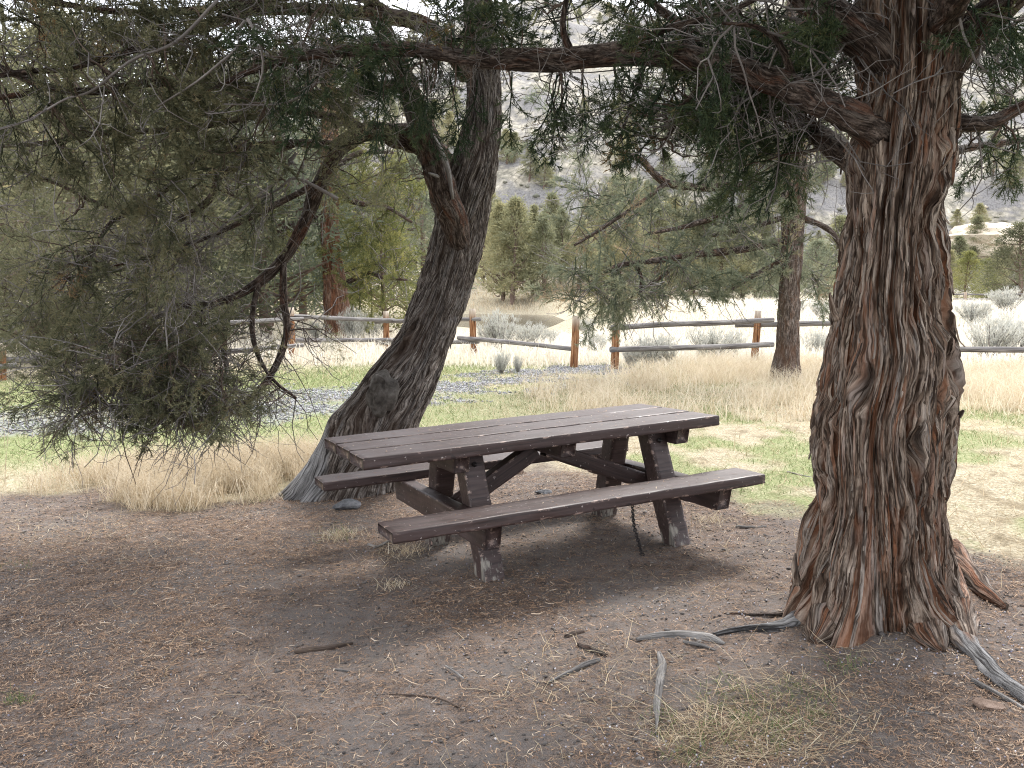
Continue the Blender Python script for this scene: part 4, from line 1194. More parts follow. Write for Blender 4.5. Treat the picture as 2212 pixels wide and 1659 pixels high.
def plank_mesh(name, Lx, Wy, Tz, bev=0.005, n=48, seed=0, cut=(0, 0), rough=0.0006, wear=None):
    """board along x centred on the origin, worn bevelled edges; cut = how far the lower edge is cut back at each end"""
    hy, hz = Wy / 2, Tz / 2
    b = bev; g = min(0.022, Wy * 0.2); gz = min(0.016, Tz * 0.25)
    sec = [(-hy, -hz + b, 1), (-hy, -hz + gz, 0), (-hy, hz - gz, 0), (-hy, hz - b, 1), (-hy + b, hz, 1), (-hy + g, hz, 0), (0, hz, 0), (hy - g, hz, 0), (hy - b, hz, 1), (hy, hz - b, 1), (hy, hz - gz, 0), (hy, -hz + gz, 0), (hy, -hz + b, 1), (hy - b, -hz, 1), (hy - g, -hz, 0), (-hy + g, -hz, 0), (-hy + b, -hz, 1)]
    S = len(sec)
    xs = np.concatenate([[-Lx / 2, -Lx / 2 + bev * 0.8], np.linspace(-Lx / 2 + 0.03, Lx / 2 - 0.03, n), [Lx / 2 - bev * 0.8, Lx / 2]])
    V, E = [], []
    sec = np.array(sec)
    for i, x in enumerate(xs):
        y, z, e = sec[:, 0].copy(), sec[:, 1].copy(), sec[:, 2].copy()
        f = 1.0
        if i in (0, len(xs) - 1):
            y = y * (1 - bev * 0.7 / hy); z = z * (1 - bev * 0.7 / hz); e = np.maximum(e, 0.9)
        if i in (1, len(xs) - 2): e = np.maximum(e, 0.9)
        j = (vn(np.full(S, x * 9 + 40), np.arange(S) * 0.9 + seed * 7.0, seed=90) - 0.5) * 2 * rough * (1 + 2.2 * e)
        dist = np.hypot(y / hy, z / hz)
        y = y + j * y / hy; z = z + j * z / hz + (vn(x * 1.2 + 20, seed + 3.0, seed=91) - 0.5) * 0.003
        lowf = np.clip((hz - z) / Tz, 0, 1)
        xx = x * (1 - lowf * cut[0] / (Lx / 2))
        V.append(np.stack([xx, y, z], 1)); E.append(e)
    V = np.concatenate(V); E = np.concatenate(E)
    i = np.arange(len(xs) * S).reshape(len(xs), S)
    Q = np.stack([i[:-1], i[1:], np.roll(i, -1, 1)[1:], np.roll(i, -1, 1)[:-1]], -1).reshape(-1, 4)
    c0, c1 = len(V), len(V) + 1
    V = np.concatenate([V, [V[:S].mean(0)], [V[-S - 0:].mean(0) if False else V[(len(xs) - 1) * S:len(xs) * S].mean(0)]])
    E = np.concatenate([E, [0.3, 0.3]])
    a = (len(xs) - 1) * S
    T = [((k + 1) % S, k, c0) for k in range(S)] + [(a + k, a + (k + 1) % S, c1) for k in range(S)]
    T = [(t[1], t[0], t[2]) for t in T]
    Q = Q[:, ::-1]
    wr = np.zeros(len(V)) if wear is None else wear(V)
    return mesh_np(name, V, Q, np.array(T), attrs={'edge': E, 'wear': wr})


TX, TY, TYAW = 0.1176, 5.4047, 0.4307
tb = empty('picnic_table', (TX, TY, 0), 'brown painted wooden picnic table with two attached benches under the junipers', 'picnic table')
ex = Vector((math.cos(TYAW), math.sin(TYAW), 0.0508)).normalized()
ey = Vector((-math.sin(TYAW), math.cos(TYAW), -0.0295)); ey = (ey - ex * ey.dot(ex)).normalized()
ez = ex.cross(ey)
tb.matrix_world = Matrix(((ex.x, ey.x, ez.x, TX), (ex.y, ey.y, ez.y, TY), (ex.z, ey.z, ez.z, 0), (0, 0, 0, 1)))
bpy.context.view_layer.update()


def tpart(name, me, M, parent=tb, kind=None):
    o = link(name, me, PAINT, parent)
    o.matrix_local = M
    return o


TL, TW, TH_, HT = 2.26, 0.9045, 0.063, 0.76
pw = (TW - 2 * 0.016) / 3
for k in range(3):
    y = (k - 1) * (pw + 0.016)
    tpart('tabletop_board', plank_mesh('tabletop_board', TL + (0.004, -0.006, 0.0)[k], pw, TH_, n=90, seed=k, rough=0.0005), Matrix.Translation((0, y, HT - TH_ / 2 - (0.005, 0.002, 0)[k])))
for k, sg in enumerate((-1, 1)):
    y = sg * (0.8745 - 0.2644 / 2)
    tpart('bench_seat', plank_mesh('bench_seat', 2.243, 0.2644, 0.057, n=90, seed=5 + k, rough=0.0007), Matrix.Translation((0, y, 0.4528 - 0.0285)))


def leg_mesh(sg, seed):
    """leg in the table frame: horizontal cuts, leaning towards the table's middle"""
    lx, ly = 0.1266, 0.140
    zt, zb = HT - TH_ - 0.001, -0.06
    yt, yb = 0.255, 0.488 + 0.02
    n = 30
    sec = [(-.5, -.5), (.5, -.5), (.5, .5), (-.5, .5)]
    b = 0.007
    prof = []
    for (sx, sy), (px_, py_) in zip(sec, (((-.5 + .0), 0),) * 4):
        pass
    base = []
    for k, (sx, sy) in enumerate(sec):
        px_, py_ = sec[k - 1]; qx, qy = sec[(k + 1) % 4]
        for (ox, oy) in ((px_, py_), (qx, qy)):
            d = np.array([ox - sx, oy - sy], float); d /= np.abs(d).sum()
            base.append((sx * lx + d[0] * b, sy * ly + d[1] * b, 1))
        d = np.array([qx - sx, qy - sy], float); d /= np.abs(d).sum()
        base.append((sx * lx + d[0] * 0.025, sy * ly + d[1] * 0.025, 0))
        base.append((qx * lx - d[0] * 0.025, qy * ly - d[1] * 0.025, 0))
    base = np.array(base); S = len(base)
    V, E, Wr = [], [], []
    for i, z in enumerate(np.linspace(zb, zt, n)):
        f = (z - 0) / zt
        yc = sg * ((yb + (yt - yb) * f) - ly / 2)
        j = (vn(np.full(S, z * 8 + 30), np.arange(S) * 0.9 + seed * 5, seed=92) - 0.5) * 0.004 * (1 + base[:, 2])
        worn = 0.012 * (vn(np.arange(S) * 1.3 + seed * 3, np.full(S, z * 30), seed=93) - 0.4) * ss(0.25, 0.0, z)
        V.append(np.stack([base[:, 0] * (1 + j * 10) - worn * np.sign(base[:, 0]), yc + base[:, 1] * (1 + j * 10) - worn * np.sign(base[:, 1]), np.full(S, z)], 1))
        E.append(base[:, 2]); Wr.append(np.full(S, float(ss(0.36, 0.02, z))))
    V = np.concatenate(V); E = np.concatenate(E); Wr = np.concatenate(Wr)
    i = np.arange(n * S).reshape(n, S)
    Q = np.stack([i[:-1], np.roll(i, -1, 1)[:-1], np.roll(i, -1, 1)[1:], i[1:]], -1).reshape(-1, 4)
    V = np.concatenate([V, [V[-S:].mean(0)]]); E = np.append(E, 0); Wr = np.append(Wr, 0)
    a = (n - 1) * S
    T = np.array([(a + k, a + (k + 1) % S, len(V) - 1) for k in range(S)])
    return mesh_np('leg', V, Q, T, attrs={'edge': E, 'wear': Wr})


XL, XR, LX = -0.517, 0.7262, 0.1266
for k, (x0, out) in enumerate(((XL, -1), (XR, 1))):
    for sg in (-1, 1):
        tpart('leg', leg_mesh(sg, k * 2 + (sg > 0)), Matrix.Translation((x0 + LX / 2, 0, 0)))
    bt = 0.092
    xb_ = x0 - bt / 2 - 0.002 if out < 0 else x0 + LX + bt / 2 + 0.002
    Rz = Matrix.Rotation(math.radians(90), 4, 'Z')
    tpart('bench_beam', plank_mesh('bench_beam', 1.60, bt, 0.142, n=50, seed=20 + k, cut=(0.045, 0.045), wear=lambda V: np.full(len(V), 0.18)), Matrix.Translation((xb_, 0, 0.4528 - 0.057 - 0.071 - 0.001)) @ Rz)
    tpart('top_cleat', plank_mesh('top_cleat', 0.80, bt, 0.100, n=30, seed=23 + k, cut=(0.03, 0.03)), Matrix.Translation((xb_, 0, HT - TH_ - 0.051)) @ Rz)
    # brace from the beam's middle up to the centre of the top
    xa_ = x0 + LX / 2 - out * 0.0
    p0 = Vector((xb_ - out * (bt / 2 + 0.004), 0, 0.31)); p1 = Vector((0.10 - out * -0.06, 0, HT - TH_ - 0.10))
    dv = (p1 - p0)
    ln = dv.length + 0.05
    d = dv.normalized(); s_ = Vector((0, 1, 0)); u_ = d.cross(s_)
    mid = (p0 + p1) / 2
    Mb = Matrix(((d.x, s_.x, u_.x, mid.x), (d.y, s_.y, u_.y, mid.y), (d.z, s_.z, u_.z, mid.z), (0, 0, 0, 1)))
    if u_.z < 0:
        u_ = -u_; s_ = -s_
        Mb = Matrix(((d.x, s_.x, u_.x, mid.x), (d.y, s_.y, u_.y, mid.y), (d.z, s_.z, u_.z, mid.z), (0, 0, 0, 1)))
    tpart('brace', plank_mesh('brace', ln, 0.092, 0.10, n=24, seed=26 + k), Mb)
tpart('centre_cleat', plank_mesh('centre_cleat', 0.80, 0.10, 0.09, n=30, seed=30, cut=(0.03, 0.03)), Matrix.Translation((0.10, 0, HT - TH_ - 0.046)) @ Matrix.Rotation(math.radians(90), 4, 'Z'))


def bolt_mesh():
    V, Q, _ = tubes(np.array([[(0, -0.006, 0), (0, 0, 0), (0, 0.0005, 0), (0, 0.014, 0), (0, 0.0145, 0)]]), np.array([[0.016, 0.016, 0.009, 0.009, 0.001]]), 6)
    return mesh_np('bolt', V, Q)


bm_ = bolt_mesh(); bm_.materials.append(STEEL)
for (x, y, z) in ((XR + LX / 2, 0.30, 0.55), (XL + LX / 2, -0.395, 0.62), (XL + LX / 2, 0.33, 0.62), (XR + LX / 2, -0.36, 0.62)):
    o = link('bolt', bm_, None, tb)
    f = z / HT
    yy = math.copysign((0.508 + (0.255 - 0.508) * f), y)
    o.matrix_local = Matrix.Translation((x, yy - math.copysign(0.004, y), z)) @ Matrix.Rotation(math.radians(0 if y > 0 else 180), 4, 'Z')


def fallen_needles():
    n = 420
    x = rng.uniform(-1.1, 1.1, n); on = rng.random(n)
    y = np.where(on < 0.6, rng.uniform(-0.44, 0.44, n), np.where(on < 0.85, rng.uniform(-0.86, -0.62, n), rng.uniform(0.62, 0.86, n)))
    z = np.where(on < 0.6, HT + 0.0015, 0.4528 + 0.0015)
    a = rng.random(n) * 6.283; l = rng.uniform(0.006, 0.03, n); wd = rng.uniform(0.001, 0.0022, n)
    d = np.stack([np.cos(a), np.sin(a), 0 * a], 1); sd_ = np.stack([-np.sin(a), np.cos(a), 0 * a], 1)
    c = np.stack([x, y, z], 1)
    V = np.stack([c - d * l[:, None] / 2 - sd_ * wd[:, None], c - d * l[:, None] / 2 + sd_ * wd[:, None], c + d * l[:, None] / 2 + sd_ * wd[:, None] + [0, 0, 0.002], c + d * l[:, None] / 2 - sd_ * wd[:, None] + [0, 0, 0.002]], 1).reshape(-1, 3)
    M_ = np.array(tb.matrix_world)
    V = V @ M_[:3, :3].T + M_[:3, 3]
    tag(part('fallen_needles', V, np.arange(n * 4).reshape(n, 4), m=LITTER, attrs={'tone': np.repeat(rng.random(n), 4)}), kind='stuff')


fallen_needles()


def chain():
    P0 = W(1366, 1092, 5.62); g = G(1386, 1200)
    P0 = np.array([P0[0], P0[1], P0[2]])
    pts = catmull(np.array([P0 + [-0.002, 0, 0.05], P0, (P0 * 0.6 + g * 0.4) + [-0.012, 0, 0.0], (P0 * 0.25 + g * 0.75) + [-0.004, -0.005, 0], g + [0, 0, 0.012], g + [0.015, -0.02, 0.01]]), 60)
    seg = np.concatenate([[0], np.cumsum(np.linalg.norm(np.diff(pts, axis=0), axis=1))])
    pitch = 0.027
    root = empty('chain', (pts[0][0], pts[0][1], pts[0][2]), 'dark steel chain hanging from the picnic table to the soil beside its right leg', 'chain')
    # one link: a flattened torus
    a = np.linspace(0, 2 * np.pi, 15)[:-1]
    loop = np.stack([0.0175 * np.sign(np.cos(a)) * np.abs(np.cos(a)) ** 0.8, 0.0095 * np.sin(a), 0 * a], 1)
    loop = np.concatenate([loop, loop[:1]])
    V, Q, _ = tubes(loop[None], np.full((1, 15), 0.0033), 6)
    me = mesh_np('chain_link', V, Q, smooth=True); me.materials.append(STEEL)
    n = int(seg[-1] / pitch)
    for i in range(n):
        s = (i + 0.5) * pitch
        p = np.array([np.interp(s, seg, pts[:, k]) for k in range(3)])
        q = np.array([np.interp(s + 0.01, seg, pts[:, k]) for k in range(3)])
        Fm = frames(q - p, 0.6 + (math.pi / 2 if i % 2 else 0))
        o = link('chain_link', me, None, root)
        Mx = Matrix.Identity(4)
        for r_ in range(3):
            for c_ in range(3): Mx[r_][c_] = float(Fm[r_, c_])
            Mx[r_][3] = float(p[r_] - pts[0][r_])
        o.matrix_local = Mx


chain()

# ================================================================== rail fence
def log_mesh(p0, p1, r0, r1, seed, n=16, S=12, wob=0.012, dome=False):
    p0 = np.array(p0, float); p1 = np.array(p1, float)
    t = np.linspace(0, 1, n)
    P = p0 + (p1 - p0) * t[:, None]
    ax = nrm(p1 - p0)
    sidev = nrm(np.cross(ax, [0.3, 0.2, 0.93] if abs(ax[2]) < 0.8 else [0, 1, 0]))
    up = np.cross(sidev, ax)
    P = P + sidev * ((vn(t * 3 + seed, t * 0 + seed, seed=95) - 0.5) * wob * 2)[:, None] + up * ((vn(t * 3 + seed + 50, t * 0 + seed, seed=96) - 0.5) * wob * 2)[:, None]
    R = r0 + (r1 - r0) * t + (vn(t * 9 + seed, t * 0 + 3, seed=97) - 0.5) * 0.10 * r0
    V, Q, uv = tubes(P[None], R[None], S)
    a = (n - 1) * S
    V = np.concatenate([V, P[:1], P[-1:]]); uv = np.concatenate([uv, uv[:2]])
    e = len(V) - 2
    T = [((i + 1) % S, i, e) for i in range(S)] + [(a + i, a + (i + 1) % S, e + 1) for i in range(S)]
    return V, Q, np.array(T), uv


def post(fence, px, ytop, ybase, Y, px_top=None, r=0.088, seed=0):
    b = W(px, ybase, Y); t = W(px_top if px_top is not None else px, ytop, Y)
    b2 = b + (b - t) * 0.35
    V, Q, T, uv = log_mesh(b2, t, r * 1.04, r * 0.94, seed, n=14, wob=0.006)
    h = (V[:, 2] - b[2]) / (t[2] - b[2])
    part('post', V, Q, T, m=POST, parent=fence, uv=uv, smooth=False, attrs={'top': ss(0.72, 0.97, h)})


def rail(fence, a, Ya, b, Yb, ra, rb, seed):
    V, Q, T, uv = log_mesh(W(*a, Ya), W(*b, Yb), ra, rb, seed, n=22, wob=0.02)
    part('rail', V, Q, T, m=RAIL, parent=fence, uv=uv, smooth=True)


f0 = W(1241, 792, 20.3)
FL = empty('rail_fence', (f0[0], f0[1], f0[2]), 'log rail fence to the left of the path gap, running behind the leaning juniper', 'fence')
post(FL, 2, 742, 832, 16.2, seed=1); post(FL, 345, 700, 792, 19.0, seed=2)
post(FL, 631, 664, 771, 22.0, 628, seed=3); post(FL, 835, 672, 747, 25.2, 834, seed=4); post(FL, 1023, 667, 766, 23.3, 1020, seed=5); post(FL, 1240, 682, 793, 20.3, 1245, seed=6)
for i, (a, Ya, b, Yb) in enumerate((((-300, 815), 15.0, (36, 789), 16.1), ((0, 779), 16.4, (360, 766), 19.2), ((-10, 742), 16.4, (370, 704), 19.2), ((264, 706), 18.4, (653, 689), 21.7), ((325, 771), 18.7, (653, 745), 21.7), ((600, 683), 22.2, (851, 691), 25.0), ((612, 736), 22.2, (851, 735), 25.0), ((812, 695), 25.4, (1036, 690), 23.1), ((812, 742), 25.4, (1034, 739), 23.1), ((990, 728), 23.6, (1244, 753), 20.3))):
    rail(FL, a, Ya, b, Yb, 0.058, 0.052, 10 + i)
f1 = W(1328, 797, 19.8)
FR = empty('rail_fence', (f1[0], f1[1], f1[2]), 'log rail fence to the right of the path gap, passing behind the slim trunk', 'fence')
post(FR, 1328, 689, 798, 19.8, 1332, seed=31); post(FR, 1630, 671, 776, 21.3, 1638, seed=32); post(FR, 1990, 678, 790, 20.2, 1996, seed=33); post(FR, 2360, 690, 800, 18.8, 2370, seed=34)
for i, (a, Ya, b, Yb) in enumerate((((1321, 707), 19.7, (1670, 690), 21.1), ((1319, 755), 19.7, (1670, 745), 21.0), ((1588, 704), 21.5, (2052, 694), 20.2), ((1940, 752), 20.0, (2420, 760), 18.6), ((2030, 692), 20.4, (2420, 702), 18.8))):
    if i == 4: continue
    rail(FR, a, Ya, b, Yb, 0.066, 0.060, 40 + i)

# small far-off fence at the right
fd = empty('rail_fence', W(2160, 645, 62), 'far-off low rail fence by the junipers at the right edge', 'fence')
for k, px in enumerate((2085, 2168, 2250)):
    V, Q, T, uv = log_mesh(W(px, 664, 62), W(px, 631, 62), 0.10, 0.10, 60 + k, n=4, S=8)
    part('post', V, Q, T, m=POST, parent=fd, uv=uv, attrs={'top': np.full(len(V), 0.7)})
for k, py in enumerate((636, 646)):
    V, Q, T, uv = log_mesh(W(2060, py, 62), W(2270, py, 62), 0.055, 0.055, 70 + k, n=8, S=8)
    part('rail', V, Q, T, m=RAIL, parent=fd, uv=uv)


# ================================================================== background junipers
def crown_mesh(seed, n, conic=0.5, leaf=(0.10, 0.22), w=(0.025, 0.05), bare=0.12, clump=0.13):
    """crown of unit height (z 0..1) and about unit width 0.55; clumps of short cords"""
    r = np.random.default_rng(seed)
    nc = max(20, n // 55)
    z = bare + (1 - bare) * r.random(nc) ** 0.85
    prof = np.where(z < bare + 0.2, (z - bare) / 0.2 * 0.6 + 0.4, 1.0) * (1 - ((z - bare) / (1 - bare)) ** (1.2 + (1 - conic) * 2)) ** (0.55 + 0.5 * conic)
    a = r.random(nc) * 6.283
    lob = 0.75 + 0.5 * vn(a / 6.283 * 5, z * 5, 5, seed % 97 + 200)
    rad = 0.28 * prof * lob * (0.35 + 0.65 * r.random(nc) ** 0.5)
    c = np.stack([rad * np.cos(a), rad * np.sin(a), z], 1)
    j = r.integers(0, nc, n)
    cs = clump * (0.45 + 0.8 * r.random(nc)) * (0.4 + 0.6 * prof)
    o = r.normal(size=(n, 3)) * cs[j][:, None] * np.array([0.5, 0.5, 0.32])
    B = c[j] + o
    D = nrm(o * 4 + np.stack([np.cos(a[j]), np.sin(a[j]), 0.55 + 0 * a[j]], 1) * 0.12 + r.normal(size=(n, 3)) * 0.12)
    ct = r.normal(0.38, 0.13, nc)
    tone = np.clip(ct[j] + r.normal(size=n) * 0.10, 0, 1)
    V, Q = strips(B, D, r.uniform(*leaf, n) * 0.2, r.uniform(*w, n) * 0.2, 0.35, r)
    me = mesh_np('crown', V, Q, attrs={'tone': np.repeat(tone, 6)})
    return me, c


def bare_trunk_mesh(seed, cl, h=0.9):
    r = np.random.default_rng(seed)
    P = [np.stack([0.02 * np.sin(np.linspace(0, 3, 10) + seed), 0.02 * np.cos(np.linspace(0, 3, 10) + seed) - 0.02, np.linspace(-0.04, h, 10)], 1)]
    R = [np.linspace(0.026, 0.004, 10)]
    for c in cl[r.integers(0, len(cl), 34)]:
        z0 = max(0.05, c[2] - r.uniform(0.02, 0.16))
        t = np.linspace(0, 1, 10)[:, None]
        p0 = np.array([0, 0, z0])
        P.append(p0 + (c - p0) * t + np.array([0, 0, 1]) * 0.04 * np.sin(t * 3.14) * r.uniform(-1, 1)); R.append(np.linspace(0.008, 0.002, 10))
    V, Q, uv = tubes(np.array(P), np.array(R), 6)
    return mesh_np('trunk', V, Q, uv=uv * 6, smooth=True)


FARBARK = twig_mat('far_bark', (0.08, 0.055, 0.045), (0.16, 0.115, 0.09), (0.24, 0.19, 0.16))
protos = {}


def far_tree(px, py_base, py_top, Y, label, kind='far', wide=1.0, var=0, group='junipers across the river and on the flat', base_z=None):
    b = W(px, py_base, Y)
    zb = float(H(b[0], Y)) if base_z is None else base_z
    t = W(px, py_top, Y)
    h = float(t[2] - zb)
    key = (kind, var)
    if key not in protos:
        m = {'far': FOL_F, 'yellow': FOL_Y, 'grey': FOL_C, 'olive': FOL_B}[kind]
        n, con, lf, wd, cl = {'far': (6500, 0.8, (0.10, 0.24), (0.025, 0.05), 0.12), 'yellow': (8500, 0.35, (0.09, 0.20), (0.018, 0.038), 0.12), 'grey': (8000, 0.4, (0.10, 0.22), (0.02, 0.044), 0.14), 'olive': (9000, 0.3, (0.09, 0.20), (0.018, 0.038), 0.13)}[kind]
        cm, cl_ = crown_mesh(700 + var * 13 + len(kind), n, con, lf, wd, 0.04 if kind in ('olive', 'yellow') else 0.10, cl)
        cm.materials.append(m)
        tm = bare_trunk_mesh(800 + var, cl_); tm.materials.append(FARBARK)
        protos[key] = (cm, tm)
    cm, tm = protos[key]
    r = empty('juniper_tree', (b[0], Y, zb), label, 'tree', group)
    a = rng.random() * 6.28
    for nm, me in (('trunk', tm), ('crown', cm)):
        o = link(nm, me, None, r)
        o.scale = (h * wide, h * wide, h)
        o.rotation_euler = (0, 0, a)
        if nm == 'crown': o['kind'] = 'stuff'
    return r


far_tree(832, 700, 440, 33, 'yellow green bushy juniper showing just left of the leaning trunk', 'yellow', 0.95, 0)
far_tree(770, 700, 385, 37, 'taller yellow green juniper with dead branches behind the reddish trunk', 'yellow', 1.0, 1)
far_tree(900, 700, 330, 42, 'olive green juniper filling the gap behind the bend of the leaning trunk', 'grey', 1.0, 0)
far_tree(640, 700, 350, 40, 'dull green juniper behind the drooping limb, left of the reddish trunk', 'grey', 1.1, 1)
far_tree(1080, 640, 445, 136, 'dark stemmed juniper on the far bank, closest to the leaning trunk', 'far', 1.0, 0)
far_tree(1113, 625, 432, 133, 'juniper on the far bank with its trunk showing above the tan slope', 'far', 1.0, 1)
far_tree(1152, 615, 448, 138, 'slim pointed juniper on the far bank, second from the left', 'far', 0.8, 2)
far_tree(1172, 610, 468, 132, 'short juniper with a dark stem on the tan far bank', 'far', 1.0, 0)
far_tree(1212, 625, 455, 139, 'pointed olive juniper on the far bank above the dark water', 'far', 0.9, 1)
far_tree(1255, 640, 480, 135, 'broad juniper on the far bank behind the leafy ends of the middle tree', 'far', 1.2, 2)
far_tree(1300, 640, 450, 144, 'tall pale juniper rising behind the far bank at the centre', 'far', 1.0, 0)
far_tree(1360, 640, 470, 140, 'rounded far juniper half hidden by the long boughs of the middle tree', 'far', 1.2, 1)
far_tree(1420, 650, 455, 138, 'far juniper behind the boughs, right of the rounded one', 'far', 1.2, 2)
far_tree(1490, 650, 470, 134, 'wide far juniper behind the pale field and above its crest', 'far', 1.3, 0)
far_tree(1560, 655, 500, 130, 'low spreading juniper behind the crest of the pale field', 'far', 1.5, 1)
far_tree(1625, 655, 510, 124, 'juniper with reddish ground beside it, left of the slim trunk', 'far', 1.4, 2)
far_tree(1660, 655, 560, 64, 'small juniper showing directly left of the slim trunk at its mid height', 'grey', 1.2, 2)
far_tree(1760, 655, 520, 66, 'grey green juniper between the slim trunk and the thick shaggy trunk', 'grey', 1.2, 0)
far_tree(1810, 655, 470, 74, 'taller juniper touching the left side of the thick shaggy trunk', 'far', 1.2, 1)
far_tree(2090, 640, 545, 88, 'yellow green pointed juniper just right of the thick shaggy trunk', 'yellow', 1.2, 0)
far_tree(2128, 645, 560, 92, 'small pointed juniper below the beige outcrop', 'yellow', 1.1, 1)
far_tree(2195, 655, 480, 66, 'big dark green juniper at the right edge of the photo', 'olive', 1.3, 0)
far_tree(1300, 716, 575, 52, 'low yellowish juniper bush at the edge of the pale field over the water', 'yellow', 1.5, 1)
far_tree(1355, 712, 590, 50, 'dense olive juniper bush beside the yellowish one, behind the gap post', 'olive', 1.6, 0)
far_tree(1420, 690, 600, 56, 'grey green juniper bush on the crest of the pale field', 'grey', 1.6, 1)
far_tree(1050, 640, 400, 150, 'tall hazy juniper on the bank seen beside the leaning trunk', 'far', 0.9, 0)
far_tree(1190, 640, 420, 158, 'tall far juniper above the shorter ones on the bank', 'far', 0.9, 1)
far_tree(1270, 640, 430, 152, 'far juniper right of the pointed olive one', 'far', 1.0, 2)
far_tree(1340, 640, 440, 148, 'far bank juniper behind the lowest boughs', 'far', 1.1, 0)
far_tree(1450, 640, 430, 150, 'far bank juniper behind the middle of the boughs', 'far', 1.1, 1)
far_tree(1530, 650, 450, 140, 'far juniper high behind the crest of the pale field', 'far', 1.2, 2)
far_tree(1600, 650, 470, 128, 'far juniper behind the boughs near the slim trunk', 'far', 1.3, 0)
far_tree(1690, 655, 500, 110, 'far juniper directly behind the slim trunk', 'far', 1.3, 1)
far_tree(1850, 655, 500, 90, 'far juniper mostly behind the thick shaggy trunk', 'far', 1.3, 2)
for k, (px, Y, top, kd, wd, lb) in enumerate(((-40, 17, 60, 'olive', 1.0, 'tall olive juniper filling the left edge behind the canopy'), (140, 21, 40, 'olive', 1.0, 'tall olive juniper close behind the left canopy'), (300, 24, 60, 'olive', 1.0, 'tall olive juniper behind the crossing pale twig'), (440, 27, 120, 'olive', 1.0, 'olive juniper behind the stub ended limbs'), (590, 30, 150, 'grey', 1.0, 'tall greyish juniper behind the upper left boughs'), (30, 24, 330, 'olive', 1.0, 'large olive juniper behind the canopy at the far left edge'), (190, 28, 380, 'yellow', 1.0, 'yellowish juniper seen through the twigs at the left'), (330, 26, 430, 'olive', 1.0, 'olive juniper behind the drooping boughs, left of centre'), (470, 32, 340, 'grey', 1.0, 'greyish juniper behind the tangle of dead twigs'), (560, 36, 400, 'yellow', 1.0, 'pale juniper showing through the twigs above the fence'), (110, 40, 220, 'grey', 1.0, 'tall grey green juniper behind the others at the left'), (380, 48, 240, 'far', 1.1, 'tall distant juniper high behind the left canopy'), (720, 52, 300, 'far', 1.0, 'distant juniper above the reddish trunk'))):
    far_tree(px, 700, top, Y, lb, kd, wd, k % 2)

# red-barked trunk behind the fence
YR = 30.0
rowsR = [(300, 690, 738), (420, 690, 734), (500, 690, 733), (560, 692, 740), (620, 696, 750), (680, 698, 760), (715, 700, 764)]
xr_ = float(W(730, 715, YR)[0])
R_ = empty('juniper_tree', root_at(xr_, YR), 'juniper with a bare reddish trunk standing behind the left fence', 'tree')
V, Q, uv, cav, _ = ribbed_trunk(rowsR, YR, 90, 150, 280, (10.0, xr_ - 0.3, 0.15), A=(0.05, 0.03, 0.012), P=(9, 24, 40), vs=(0.5, 1.2, 2.2), base_ext=0.9)
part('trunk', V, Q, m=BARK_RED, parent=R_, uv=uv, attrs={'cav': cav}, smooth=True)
TR = Juniper(R_, FOL_Y)
for k, (pts, rp) in enumerate((([(735, 620, 30), (790, 590, 29.5), (830, 600, 29), (880, 605, 28.8)], [7, 5, 4, 2]), ([(725, 420, 30), (780, 440, 29.6), (830, 445, 29.2), (890, 480, 29)], [7, 6, 5, 3]), ([(715, 470, 30), (660, 470, 29.6), (600, 500, 29.2)], [7, 5, 3]), ([(720, 360, 30), (780, 330, 29.6), (850, 330, 29.2)], [8, 6, 3]))):
    TR.limb_px(pts, rp, S=8, step=0.2, seed=640 + k)
attR = ell([(820, 600, 70, 40, 28.6, 30, 16), (800, 510, 70, 50, 28.6, 30, 14), (860, 430, 70, 50, 28.6, 30.5, 16), (780, 370, 90, 60, 28.6, 31, 20), (640, 470, 60, 60, 28.6, 31, 12)])
ends, dirs = TR.grow(attR, rmax=0.06, tipr=0.01)
SPM_Y = spray_meshes(FOL_Y, 'y')
TR.sprays(ends, dirs, (1.1, 1.9), SPM_Y, 300, droop=-0.15, deadp=0.05)
TR.dead(120, (0.8, 2.0), (0.010, 0.016), hang=0.0, sub=1.8)

# trees dotted over the hillside
nh = 0
while nh < 300:
    y = rng.uniform(160, 235) if nh < 140 else rng.uniform(162, 368); x = rng.uniform(-0.62, 0.62) * y
    if fbm(x * 0.03 + 5, y * 0.03 + 5, seed=66, oct=2) < (0.40 if nh < 140 else 0.46): continue
    z = float(H(x, y)); h = rng.uniform(5.0, 10.0) if nh < 140 else rng.uniform(3.5, 8.0)
    r = empty('juniper_tree', (x, y, z - 0.15), 'distant juniper dotted on the pale hillside behind the river', 'tree', 'junipers scattered over the hillside')
    if ('far', 0) in protos:
        cm, tm = protos[('far', nh % 3)]
        a = rng.random() * 6.28
        for nm, me in (('trunk', tm), ('crown', cm)):
            o = link(nm, me, None, r); o.scale = (h * 1.25, h * 1.25, h); o.rotation_euler = (0, 0, a)
            if nm == 'crown': o['kind'] = 'stuff'
    nh += 1


